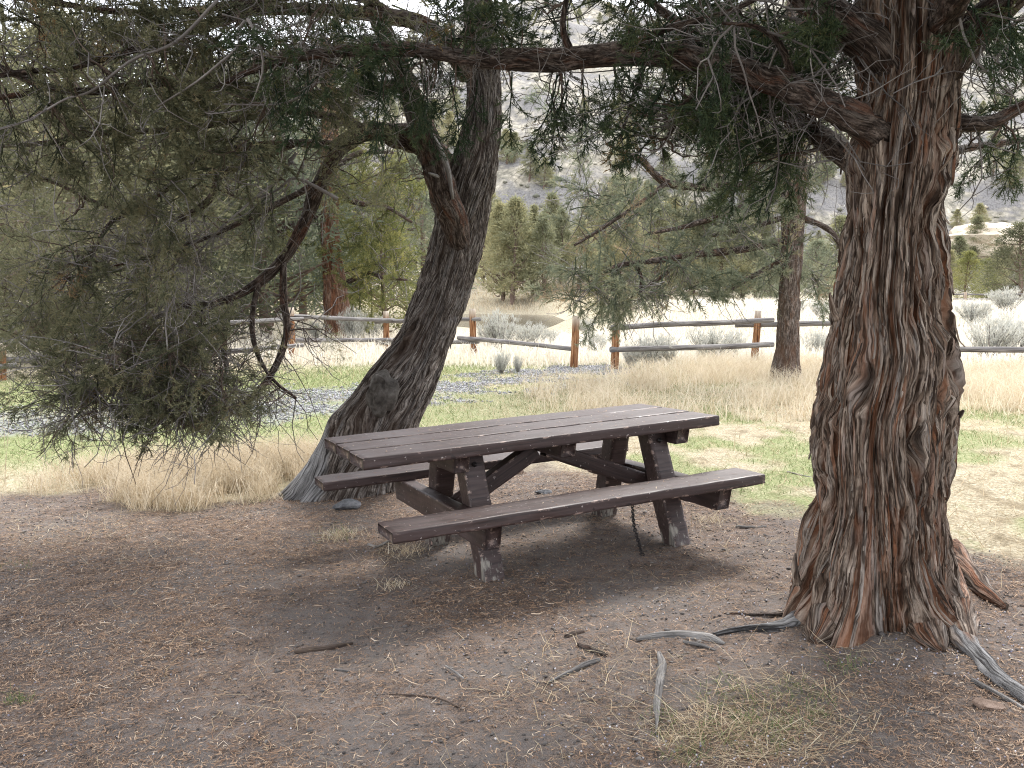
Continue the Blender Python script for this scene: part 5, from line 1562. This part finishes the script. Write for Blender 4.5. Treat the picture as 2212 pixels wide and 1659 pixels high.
# beige rock outcrop at the right with its dark talus
def outcrop(px, py, Y, sx, sy, sz, m, label, seed):
    c = G(px, py)
    k = c[1] / Y
    sx, sy, sz = sx * k, sy * k, sz * k
    bm = bmesh.new()
    bmesh.ops.create_icosphere(bm, subdivisions=4, radius=1.0)
    for v in bm.verts:
        p = v.co.copy()
        n1 = vn(p.x * 2 + 30 + seed, p.z * 2 + 40 + p.y, seed=31) + 0.5 * vn(p.x * 5 + 30, p.z * 5 + 40 + p.y * 3 + seed, seed=32) + 0.25 * vn(p.x * 12 + p.y * 4 + 30, p.z * 12 + 40, seed=33)
        f = 0.55 + 0.55 * n1
        v.co = Vector((p.x * f * sx, p.y * f * sy, p.z * f * sz))
    me = bpy.data.meshes.new('rock_outcrop'); bm.to_mesh(me); bm.free()
    o = link('rock_outcrop', me, m)
    o.location = Vector([float(a) for a in c])
    return tag(o, label, 'rock')


outcrop(2150, 525, 150, 8.5, 6, 3.2, rock_mat('beige_outcrop', (0.40, 0.33, 0.25), (0.56, 0.48, 0.37), (0.68, 0.60, 0.48)), 'beige rock outcrop on the hillside at the right edge above the pointed junipers', 3)


# low brush and boulders over the hillside
x = rng.uniform(-220, 220, 9000); y = rng.uniform(158, 372, 9000)
ok = (np.abs(x) < 0.64 * y) & (fbm(x * 0.05 + 15, y * 0.05 + 5, seed=67, oct=3) > 0.46)
x, y = x[ok], y[ok]
s_ = rng.uniform(0.25, 0.9, len(x))
V, T = blobs(np.stack([x, y, H(x, y) + s_ * 0.2], 1), np.stack([s_ * 1.2, s_, s_ * 0.8], 1), 0.3, True)
HILLBRUSH = tone_mat('hillside_brush', [(0.0, (0.10, 0.105, 0.075)), (0.5, (0.22, 0.21, 0.17)), (1.0, (0.42, 0.38, 0.32))], 0.0)
tag(part('hillside_brush', V, T=T, m=HILLBRUSH, attrs={'tone': np.repeat(np.clip(rng.normal(0.4, 0.28, len(x)), 0, 1), 6)}), kind='stuff')

# ================================================================== sagebrush
def sage_mesh(seed, n=2600):
    r = np.random.default_rng(seed)
    P, R = [], []
    tips = []
    for i in range(46):
        a = r.random() * 6.283; s = r.uniform(0.1, 0.62)
        d = nrm(np.array([math.cos(a) * s, math.sin(a) * s, r.uniform(0.55, 1.0)]))
        ln = r.uniform(0.6, 1.0)
        t = np.linspace(0, 1, 6)[:, None]
        q = d * ln * t * np.array([1, 1, 0.95]) + np.array([0, 0, 0.18]) * t ** 2 + r.normal(size=3) * 0.05 * t
        P.append(q); R.append(np.linspace(0.011, 0.003, 6)); tips.append(q)
    V, Q, uv = tubes(np.array(P), np.array(R), 4)
    st = mesh_np('stems', V, Q, uv=uv, smooth=True); st.materials.append(TWIG_GRAY)
    tips = np.array(tips)
    j = r.integers(0, len(tips), n); k = r.integers(2, 6, n)
    B = tips[j, k] + r.normal(size=(n, 3)) * 0.035
    D = nrm(np.array([0, 0, 0.8]) + (tips[j, k] - tips[j, 0]) * 0.4 + r.normal(size=(n, 3)) * 0.35)
    V, Q = strips(B, D, r.uniform(0.07, 0.20, n), r.uniform(0.006, 0.014, n), 0.2, r)
    lf = mesh_np('leaves', V, Q, attrs={'tone': np.repeat(np.clip(r.normal(0.5, 0.2, n), 0, 1), 6)}); lf.materials.append(SAGE)
    return st, lf


SG = [sage_mesh(900 + i) for i in range(3)]
for k, (px, py, Y, h, wd, lb) in enumerate((
        (1082, 745, 26.5, 1.25, 1.1, 'large pale sagebrush behind the fence, right of the leaning trunk'), (1142, 738, 27.5, 0.95, 1.2, 'pale sagebrush in front of the river, second from the leaning trunk'), (1055, 742, 28.5, 0.9, 1.0, 'sagebrush partly hidden behind the fence post by the leaning trunk'),
        (1180, 735, 30, 0.7, 1.2, 'low sagebrush on the flat just short of the water'), (1400, 785, 20.6, 0.85, 1.1, 'grey sagebrush behind the lower rail, right of the gap'), (1362, 792, 20.2, 0.6, 0.8, 'small sagebrush against the foot of the gap post'), (1440, 780, 21.0, 0.8, 1.0, 'sagebrush with dark stems under the lower rail at mid span'),
        (1535, 765, 22.4, 1.0, 1.2, 'wide grey sagebrush behind the rails near the next post'), (1585, 755, 24, 0.8, 1.0, 'sagebrush next to the slanting fence post'), (1285, 742, 25, 0.7, 1.1, 'pale sagebrush in the pale grass beyond the gap'),
        (1083, 800, 18.4, 0.55, 0.7, 'small white grey shrub on the green strip in front of the fence'), (1118, 797, 18.8, 0.42, 0.6, 'smallest white grey shrub on the green strip, right of its neighbour'),
        (2140, 750, 23.5, 1.25, 1.3, 'big pale sagebrush behind the rail right of the thick trunk'), (2195, 745, 25, 1.2, 1.2, 'pale sagebrush at the right edge behind the rail'), (2100, 715, 34, 1.1, 1.3, 'far sagebrush beyond the rail, right of the thick trunk'),
        (1762, 755, 24, 0.8, 1.1, 'sagebrush between the slim trunk and the thick trunk'), (1775, 700, 36, 0.9, 1.2, 'far sagebrush in the pale field between the two trunks'), (1265, 712, 44, 1.0, 1.2, 'sagebrush on the bank edge near the gap post'),
        (765, 720, 28.5, 1.2, 0.9, 'twiggy grey shrub right of the reddish trunk'), (800, 722, 30, 1.0, 1.0, 'grey shrub behind the rails, left of the leaning trunk'), (680, 725, 29, 0.7, 1.0, 'grey shrub left of the reddish trunk'), (2175, 695, 40, 1.2, 1.3, 'far pale shrub at the right edge'), (1720, 690, 38, 0.7, 1.3, 'far shrub in the pale field right behind the slim trunk'))):
    b = W(px, py, Y)
    r = empty('sagebrush', (b[0], Y, float(H(b[0], Y)) - 0.03), lb, 'shrub', 'sagebrush behind the fence')
    st, lf = SG[k % 3]
    a = rng.random() * 6.28
    for nm, me in (('stems', st), ('leaves', lf)):
        o = link(nm, me, None, r); o.scale = (h * wd * 1.0, h * wd * 1.0, h * 0.78); o.rotation_euler = (0, 0, a)
        o['kind'] = 'stuff'


# ================================================================== grasses, litter, gravel
def surf(x, y):
    """ground height incl. the near relief"""
    nm = ss(9, 6, y) * ss(5, 3.5, np.abs(x))
    return H(x, y) + nm * ((fbm(x * 7 + 60, y * 7 + 60, seed=80, oct=4) - 0.5) * 0.028 + (vn(x * 26 + 3, y * 26 + 9, seed=85) - 0.5) * 0.010)


def scatter(n, x0, x1, y0, y1, weight, tan=True, power=1.0):
    """random ground points inside the view wedge, kept with probability weight(x, y)"""
    xs, ys = [], []
    got = 0
    while got < n:
        m = n * 2
        y = y0 + (y1 - y0) * rng.random(m) ** power
        x = rng.uniform(x0, x1, m)
        ok = (np.abs(x) < 0.66 * y + 0.5) & (rng.random(m) < weight(x, y))
        xs.append(x[ok]); ys.append(y[ok]); got += ok.sum()
        if len(xs) > 60: break
    x = np.concatenate(xs)[:n]; y = np.concatenate(ys)[:n]
    return x, y


def grass(name, x, y, hgt, wid, m, lean=0.35, bend=0.3, tone=(0.5, 0.2), lay=0.0):
    n = len(x)
    z = surf(x, y)
    B = np.stack([x, y, z - 0.005], 1)
    D = nrm(np.concatenate([rng.normal(size=(n, 2)) * (lean + lay), np.ones((n, 1)) * (1 - 0.8 * min(lay, 1))], 1))
    bd = np.concatenate([rng.normal(size=(n, 2)) * bend, np.zeros((n, 1))], 1)
    V, Q, T = blades(B, D, hgt, wid, bd)
    tn = np.clip(rng.normal(tone[0], tone[1], n), 0, 1)
    o = part(name, V, Q, T, m=m, attrs={'tone': np.repeat(tn, 5)})
    return tag(o, kind='stuff')


def zw(fn):
    def f(x, y):
        d, g, r = zones(x, y)
        return fn(x, y, d, g, r)
    return f


# tall dry grass, left
x, y = scatter(15000, -7, 0.2, 6.2, 9.4, zw(lambda x, y, d, g, r: (1 - d) * ss(0.42, 0.62, fbm(x * 1.9 + 70, y * 1.9 + 70, seed=110, oct=3) + 0.22) * ss(-0.3, -0.9, x - 0.12 * (y - 7)) * ss(9.3, 8.0, y) * ss(-4.6, -3.0, x)))
o = grass('tall_dry_grass', x, y, rng.uniform(0.16, 0.42, len(x)) * (0.6 + 0.8 * fbm(x * 1.1 + 9, y * 1.1 + 9, seed=113, oct=2)), rng.uniform(0.003, 0.006, len(x)), GRASS_DRY, 0.34, 0.45, (0.62, 0.24))
# tall dry grass, right middle
x, y = scatter(24000, 0.2, 13, 10.5, 21, zw(lambda x, y, d, g, r: (1 - d) * (1 - g) * ss(1.2, 2.4, path_dist(x, y)) * ss(0.30, 0.52, fbm(x * 0.45 + 70, y * 0.45 + 70, seed=120, oct=2) + 0.12 * ss(12, 16, y)) * (0.15 + 0.85 * ss(0.42, 0.60, fbm(x * 2.1 + 70, y * 2.1 + 70, seed=122, oct=2))) * ss(10.5, 13.5, y + 1.5 * vn(x * 0.8 + 30, y * 0.8, seed=124))))
grass('tall_dry_grass', x, y, rng.uniform(0.18, 0.55, len(x)) * (0.55 + 0.9 * fbm(x * 1.3 + 5, y * 1.3 + 5, seed=126, oct=2)), rng.uniform(0.006, 0.012, len(x)), GRASS_DRY, 0.34, 0.45, (0.72, 0.22))
# pale open field beyond the fence
x, y = scatter(35000, -16, 34, 20, 62, lambda x, y: ss(19.5, 22, y) * (path_dist(x, y) > 1.0) * (H(x, y) > -0.5) * (1 - ss(42, 46, y) * ss(9, 6, x)), power=1.5)
grass('pale_field_grass', x, y, rng.uniform(0.25, 0.65, len(x)), rng.uniform(0.016, 0.04, len(x)), GRASS_PALE, 0.25, 0.3, (0.6, 0.22))
# rough grass round the fence foot and the far bank
x, y = scatter(9000, -14, 8, 17, 24, zw(lambda x, y, d, g, r: (1 - g) * ss(18, 22, y + 0.25 * np.minimum(x, 0)) * 0.9))
grass('dry_fence_grass', x, y, rng.uniform(0.15, 0.4, len(x)), rng.uniform(0.008, 0.016, len(x)), GRASS_PALE, 0.35, 0.35, (0.4, 0.2))
x, y = scatter(9000, -45, 16, 118, 156, lambda x, y: (H(x, y) > -0.25) * 1.0)
grass('bank_grass', x, y, rng.uniform(0.3, 0.9, len(x)), rng.uniform(0.05, 0.10, len(x)), GRASS_DRY, 0.35, 0.3, (0.5, 0.22))
# green turf
x, y = scatter(38000, -13, 9, 6.5, 23, zw(lambda x, y, d, g, r: r * (1 - d) * (1 - 0.6 * g)))
grass('green_turf', x, y, rng.uniform(0.03, 0.085, len(x)) * (0.7 + 0.03 * y), rng.uniform(0.004, 0.007, len(x)) * (0.5 + 0.07 * y), GRASS_GREEN, 0.6, 0.5, (0.5, 0.22))
# flattened straw
x, y = scatter(46000, -9, 11, 4.2, 19, zw(lambda x, y, d, g, r: (1 - d) * (1 - 0.7 * g) * (1 - 0.45 * r)), power=1.25)
grass('flattened_straw', x, y, rng.uniform(0.08, 0.26, len(x)), rng.uniform(0.0025, 0.0045, len(x)) * (0.5 + 0.09 * y), STRAW, 0.6, 0.5, (0.5, 0.25), 0.75)
# scattered straw on the bare soil
x, y = scatter(2600, -4.5, 4.5, 1.7, 8, zw(lambda x, y, d, g, r: d * (0.12 + ss(0.50, 0.62, fbm(x * 0.9 + 200, y * 0.9 + 200, seed=130, oct=3))) * (0.35 + 0.65 * ss(0.2, 0.8, x))))
grass('loose_straw', x, y, rng.uniform(0.04, 0.22, len(x)), rng.uniform(0.0018, 0.0032, len(x)), STRAW, 0.6, 0.5, (0.45, 0.25), 1.15)


def flat_patch(cx, cy, rx, ry, n, name, m, h, wdt, lay, tone):
    a = rng.random(n) * 6.283; r = np.sqrt(rng.random(n))
    c, ax, up, dn = G(cx, cy), G(cx + rx, cy), G(cx, cy - ry), G(cx, cy + ry)
    u = r * np.cos(a); v = r * np.sin(a)
    P = c + u[:, None] * (ax - c) + np.where(v > 0, v, 0)[:, None] * (up - c) + np.where(v < 0, -v, 0)[:, None] * (dn - c)
    return P[:, 0], P[:, 1]


# sparse green and straw in the right foreground
pts = [flat_patch(cx, cy, rx, ry, n, '', None, 0, 0, 0, 0) for cx, cy, rx, ry, n in ((1700, 1530, 110, 55, 330), (1560, 1500, 60, 40, 140), (1600, 1590, 130, 45, 260), (1830, 1440, 50, 20, 60), (1430, 1560, 40, 40, 70), (1480, 1640, 50, 20, 80), (40, 1515, 30, 12, 70), (30, 1225, 40, 14, 60))]
x = np.concatenate([p[0] for p in pts]); y = np.concatenate([p[1] for p in pts])
grass('sparse_green_grass', x, y, rng.uniform(0.02, 0.07, len(x)), rng.uniform(0.0018, 0.0032, len(x)), GRASS_GREEN, 0.75, 0.6, (0.3, 0.2))
pts = [flat_patch(cx, cy, rx, ry, n, '', None, 0, 0, 0, 0) for cx, cy, rx, ry, n in ((1680, 1550, 220, 90, 900), (1600, 1600, 200, 60, 500), (1820, 1400, 80, 40, 90), (1300, 1500, 250, 120, 300), (150, 1130, 170, 50, 500), (420, 1090, 160, 25, 350), (240, 1180, 200, 60, 260), (880, 1190, 50, 16, 120), (1540, 1130, 60, 15, 80))]
x = np.concatenate([p[0] for p in pts]); y = np.concatenate([p[1] for p in pts])
grass('straw_wisps', x, y, rng.uniform(0.05, 0.24, len(x)), rng.uniform(0.0018, 0.0034, len(x)), STRAW, 0.6, 0.5, (0.5, 0.25), 1.05)


# needle litter on the soil
def litter(n, y0, y1, ln, wd, name, m, tone, weight, lift=0.004, power=1.0):
    x, y = scatter(n, -5, 5, y0, y1, weight, power=power)
    n = len(x)
    B = np.stack([x, y, surf(x, y) + lift * (0.4 + rng.random(n))], 1)
    a = rng.random(n) * 6.283
    D = nrm(np.stack([np.cos(a), np.sin(a), rng.normal(size=n) * 0.16], 1))
    Ln = rng.uniform(*ln, n); Wd = rng.uniform(*wd, n)
    side = np.stack([-np.sin(a), np.cos(a), rng.normal(size=n) * 0.4], 1)
    bd = side * rng.normal(size=(n, 1)) * 0.35
    p0 = B - D * Ln[:, None] / 2 + bd * Ln[:, None] * 0.5; p2 = B + D * Ln[:, None] / 2 + bd * Ln[:, None] * 0.5; p1 = B - bd * Ln[:, None] * 0.2 + np.array([0, 0, 0.003])
    w = side * Wd[:, None] / 2
    V = np.stack([p0 - w, p0 + w, p1 - w, p1 + w, p2], 1).reshape(-1, 3)
    i = np.arange(n)[:, None] * 5
    o = part(name, V, i + [0, 1, 3, 2], i + [2, 3, 4], m=m, attrs={'tone': np.repeat(np.clip(rng.normal(*tone, n), 0, 1), 5)})
    return tag(o, kind='stuff')


patch = lambda x, y: 0.26 + 0.74 * ss(0.42, 0.58, fbm(x * 1.1 + 500, y * 1.1 + 500, seed=140, oct=4) + 0.05 * ss(3.6, 2.2, y) - 0.07 * ss(1.1, 0.4, np.abs(x - 0.25) + 0.55 * np.abs(y - 4.0)))
litter(125000, 1.7, 7.8, (0.010, 0.036), (0.0018, 0.0034), 'needle_litter', LITTER, (0.5, 0.22), zw(lambda x, y, d, g, r: d * patch(x, y)), power=1.15)
litter(9000, 1.7, 7.5, (0.03, 0.085), (0.0022, 0.004), 'twig_litter', LITTER, (0.55, 0.25), zw(lambda x, y, d, g, r: d * patch(x, y)), 0.006)
# pebbles, berries and gravel
x, y = scatter(9000, -4.5, 4.5, 1.7, 7.5, zw(lambda x, y, d, g, r: d * (0.35 + 0.65 * (1 - patch(x, y)))))
s = rng.uniform(0.003, 0.009, len(x)) * (1 + 1.0 * (rng.random(len(x)) < 0.02))
V, T = blobs(np.stack([x, y, surf(x, y) + s * 0.2], 1), np.stack([s * 1.2, s, s * 0.6], 1), 0.3, True)
tag(part('pebbles', V, T=T, m=PEBBLE, attrs={'tone': np.repeat(np.clip(rng.normal(0.45, 0.25, len(x)), 0, 1), 6)}), kind='stuff')
x, y = scatter(1500, -4, 4, 1.7, 5.5, zw(lambda x, y, d, g, r: d * (0.08 + 0.92 * ss(-0.6, 1.4, x) * ss(5.2, 2.6, y)) * ss(0.38, 0.55, fbm(x * 1.6 + 5, y * 1.6 + 5, seed=150, oct=2))))
s = rng.uniform(0.0028, 0.0044, len(x))
V, T = blobs(np.stack([x, y, surf(x, y) + s * 0.8 + 0.002], 1), np.stack([s, s, s], 1), 0.06)
tag(part('juniper_berries', V, T=T, m=BERRY, attrs={'tone': np.repeat(np.clip(rng.normal(0.55, 0.28, len(x)), 0, 1), 12)}), kind='stuff')
x, y = scatter(11000, -14, 6, 8, 22, zw(lambda x, y, d, g, r: g * (1 - d)))
s = rng.uniform(0.009, 0.024, len(x))
V, T = blobs(np.stack([x, y, surf(x, y) + s * 0.25], 1), np.stack([s * 1.3, s, s * 0.8], 1), 0.3, True)
tag(part('path_gravel', V, T=T, m=GRAVEL, attrs={'tone': np.repeat(np.clip(rng.normal(0.5, 0.25, len(x)), 0, 1), 6)}), kind='stuff')


# ================================================================== small things on the ground
def tuft(px, py, n, h, label, m=GRASS_DRY, spread=0.05, green=0):
    g = G(px, py)
    r = empty('grass_tuft', g, label, 'grass tuft')
    for nm, mm, k in (('dry_blades', m, n), ('green_blades', GRASS_GREEN, green)):
        if not k: continue
        B = g + np.concatenate([rng.normal(size=(k, 2)) * spread, np.zeros((k, 1))], 1)
        D = nrm(np.concatenate([rng.normal(size=(k, 2)) * 0.75, np.ones((k, 1)) * 0.8], 1))
        V, Q, T = blades(B, D, rng.uniform(0.4, 1, k) * h, rng.uniform(0.002, 0.0035, k), np.concatenate([rng.normal(size=(k, 2)) * 0.4, -0.25 * rng.random((k, 1))], 1))
        part(nm, V, Q, T, m=mm, parent=r, kind='stuff', attrs={'tone': np.repeat(np.clip(rng.normal(0.55, 0.22, k), 0, 1), 5)})


tuft(735, 1160, 190, 0.13, 'straw coloured grass tuft on the soil left of the near bench end', spread=0.07, green=50)
tuft(872, 1196, 120, 0.11, 'dry grass tuft on the soil below the left end of the near bench', spread=0.08)
tuft(1545, 1128, 90, 0.10, 'dry grass tuft right of the right table leg', spread=0.06)
tuft(850, 1268, 70, 0.09, 'small rusty grass tuft in front of the left table leg', spread=0.05)
tuft(560, 1080, 160, 0.16, 'dry tuft at the edge of the tall grass left of the grey tree foot', spread=0.09, green=20)


def stalks(pts, label):
    P = [G(px, py) for px, py, _, _ in pts]
    r = empty('grass_stalk', P[0], label, 'grass stalk')
    for g, (px, py, tx, ty) in zip(P, pts):
        t = W(tx, ty, g[1] - 0.05)
        q = catmull(np.array([g, g * 0.5 + t * 0.5 + [0.01, 0, 0.03], t]), 9)
        V, Q, uv = tubes(q[None], np.linspace(0.0028, 0.0012, 9)[None], 4)
        part('stem', V, Q, m=GRASS_DRY, parent=r, attrs={'tone': np.full(len(V), 0.8)})
        k = 14
        B = q[-1] + (q[-4] - q[-1]) * rng.random((k, 1)); D = nrm((q[-1] - q[-3])[None] + rng.normal(size=(k, 3)) * 0.02)
        V, Q = strips(B, D, rng.uniform(0.02, 0.05, k), rng.uniform(0.002, 0.004, k), 0.2)
        part('seed_head', V, Q, m=GRASS_DRY, parent=r, kind='stuff', attrs={'tone': np.full(len(V), 0.7)})


stalks([(258, 1000, 175, 855)], 'tall bent dry stalk rising left of the drooping branch, leftmost of the bent ones')
stalks([(270, 1005, 215, 848)], 'tall dry stalk in front of the drooping branch, close to the leftmost bent stalk')
stalks([(330, 1000, 245, 895)], 'dry stalk leaning left in front of the drooping branch')
stalks([(355, 990, 315, 880)], 'upright dry stalk in front of the drooping branch, rightmost of the group')
stalks([(285, 1060, 200, 930)], 'dry stalk lower down, leaning left in front of the dry grass')
stalks([(8, 1060, 22, 835), (12, 1060, 4, 860)], 'pair of tall pale stalks at the left edge of the photo')


def rock(px, py, sx, sy, sz, m, label, seed, rot=0.0, yaw=0.0):
    g = G(px, py)
    bm = bmesh.new()
    bmesh.ops.create_icosphere(bm, subdivisions=3, radius=1.0)
    r = np.random.default_rng(seed)
    planes = [(nrm(r.normal(size=3)), r.uniform(0.55, 0.85)) for _ in range(9)]
    for v in bm.verts:
        p = np.array(v.co)
        for nn, dd in planes:
            k = p @ nn
            if k > dd: p = p - nn * (k - dd) * 0.92
        p = p * (1 + 0.10 * (vn(p[0] * 4 + 20, p[2] * 4 + p[1] * 3 + 20, seed=seed) - 0.5))
        v.co = Vector((p[0] * sx, p[1] * sy, p[2] * sz))
    me = bpy.data.meshes.new('rock'); bm.to_mesh(me); bm.free()
    o = link('rock', me, m)
    o.location = Vector((g[0], g[1], g[2] + sz * 0.35))
    o.rotation_euler = (rot, 0, yaw)
    return tag(o, label, 'rock')


rock(750, 1098, 0.115, 0.08, 0.055, ROCK_GRAY, 'dark grey jagged rock on the soil in front of the leaning tree', 21)
rock(1116, 1022, 0.065, 0.05, 0.055, ROCK_BROWN, 'brown pointed rock seen under the table top', 22, 0.15)
rock(1176, 1066, 0.075, 0.05, 0.025, ROCK_GRAY, 'flat pale grey stone seen just above the near bench', 23)
rock(2135, 1528, 0.055, 0.035, 0.025, ROCK_BROWN, 'pinkish brown stone at the bottom right below the grey root', 24, 0, -0.7)
rock(2108, 1512, 0.012, 0.010, 0.008, ROCK_BROWN, 'small brown pebble left of the pinkish stone', 25)
rock(2118, 1527, 0.011, 0.010, 0.008, ROCK_BROWN, 'tiny round pebble touching the pinkish stone', 26)
rock(100, 1410, 0.02, 0.016, 0.010, ROCK_GRAY, 'small dark stone in the soil at the left', 27)


def stick(name, pts, rpx, label, cat, m=WOODGRAY, amp=0.22, seed=1, lift=0.10, S=12):
    P, rad = [], []
    for (px, py), r in zip(pts, rpx):
        g = G(px, py); rr = r * np.linalg.norm(g - CAM) / F_PX
        P.append(g + np.array([0, 0, rr * lift + 0.004])); rad.append(rr)
    V, Q, T, uv, _, _ = limb_mesh(np.array(P), rad, S=S, step=0.012, amp=amp, seed=seed)
    o = part(name, V, Q, T, m=m, uv=uv, smooth=True)
    return tag(o, label, cat)


stick('surface_root', [(1375, 1383), (1420, 1377), (1480, 1375), (1530, 1381), (1566, 1393)], [4, 8, 11, 10, 3], 'smooth pale grey wood lying flat left of the thick trunk, tapered at both ends', 'root', seed=701)
stick('surface_root', [(1424, 1412), (1429, 1440), (1424, 1480), (1418, 1525), (1419, 1555), (1416, 1588)], [4, 9, 9, 8, 4, 1.5], 'upright grey root in the foreground pointing at the bottom edge', 'root', seed=702)
stick('surface_root', [(1294, 1428), (1262, 1438), (1228, 1456), (1185, 1476)], [6, 6, 5, 2], 'slanting grey root in the foreground, left of the upright one', 'root', seed=703)
stick('dead_stick', [(1476, 1388), (1515, 1396), (1545, 1407)], [3, 4, 2], 'thin pale stick just below the smooth grey wood', 'stick', seed=704)
stick('dead_stick', [(2100, 1472), (2140, 1493), (2190, 1522), (2230, 1548)], [5, 5, 5, 4], 'straight grey stick below the big root at the bottom right', 'stick', seed=705)
stick('bark_chip', [(636, 1410), (670, 1407), (705, 1404), (740, 1397), (762, 1392)], [4, 7, 7, 6, 3], 'dark flat strip of bark on the bare soil in the left foreground', 'bark chip', m=BARKCHIP, amp=0.3, seed=706)
stick('bark_chip', [(1222, 1378), (1240, 1372), (1262, 1366)], [4, 6, 3], 'short dark bark chip left of the smooth grey wood', 'bark chip', m=BARKCHIP, amp=0.3, seed=707)
stick('bark_chip', [(1248, 1395), (1280, 1405), (1310, 1418)], [3, 6, 3], 'reddish splintered chip above the slanting root', 'bark chip', m=BARK_LIMB, amp=0.3, seed=708)
stick('dead_stick', [(795, 1178), (815, 1182), (845, 1168)], [2.5, 3, 2], 'pale bent twig on the soil beside the left end of the near bench', 'stick', seed=709)
stick('dead_stick', [(2545 * 0.768, 2002 * 0.768), (2590 * 0.768, 2008 * 0.768), (2630 * 0.768, 2012 * 0.768)], [3, 3.5, 2], 'pale forked stick in the right foreground', 'stick', seed=710)
stick('dead_stick', [(1958, 1552), (1962, 1535), (1968, 1522)], [2, 1.8, 1.2], 'thin twig crossing the pale forked stick', 'stick', seed=711)
stick('dead_stick', [(1590, 1138), (1625, 1141), (1655, 1139)], [2, 3, 2], 'pale twig on the soil right of the dry tuft by the right table leg', 'stick', seed=712)
stick('dead_stick', [(962, 1440), (985, 1455), (1002, 1468)], [1.5, 2, 1.5], 'thin white twig on the soil in the lower middle', 'stick', seed=713)
stick('dead_stick', [(720, 1447), (740, 1450), (756, 1453)], [1.5, 2, 1.5], 'short grey twig below the dark strip of bark', 'stick', seed=714)
stick('dead_stick', [(425, 1100), (445, 1085), (458, 1078)], [2.5, 3, 2], 'dark stick at the edge of the dry grass on the left', 'stick', m=BARKCHIP, seed=715)
stick('dead_stick', [(840, 1502), (900, 1505), (950, 1512), (992, 1530)], [1.2, 2, 2, 1.2], 'thin dark curved twig in the lower left foreground', 'stick', m=BARKCHIP, seed=716)
stick('dead_stick', [(1700, 1020), (1760, 1034), (1800, 1038)], [1.2, 1.6, 1.2], 'long pale straw stalk lying right of the near bench end', 'stick', seed=717)
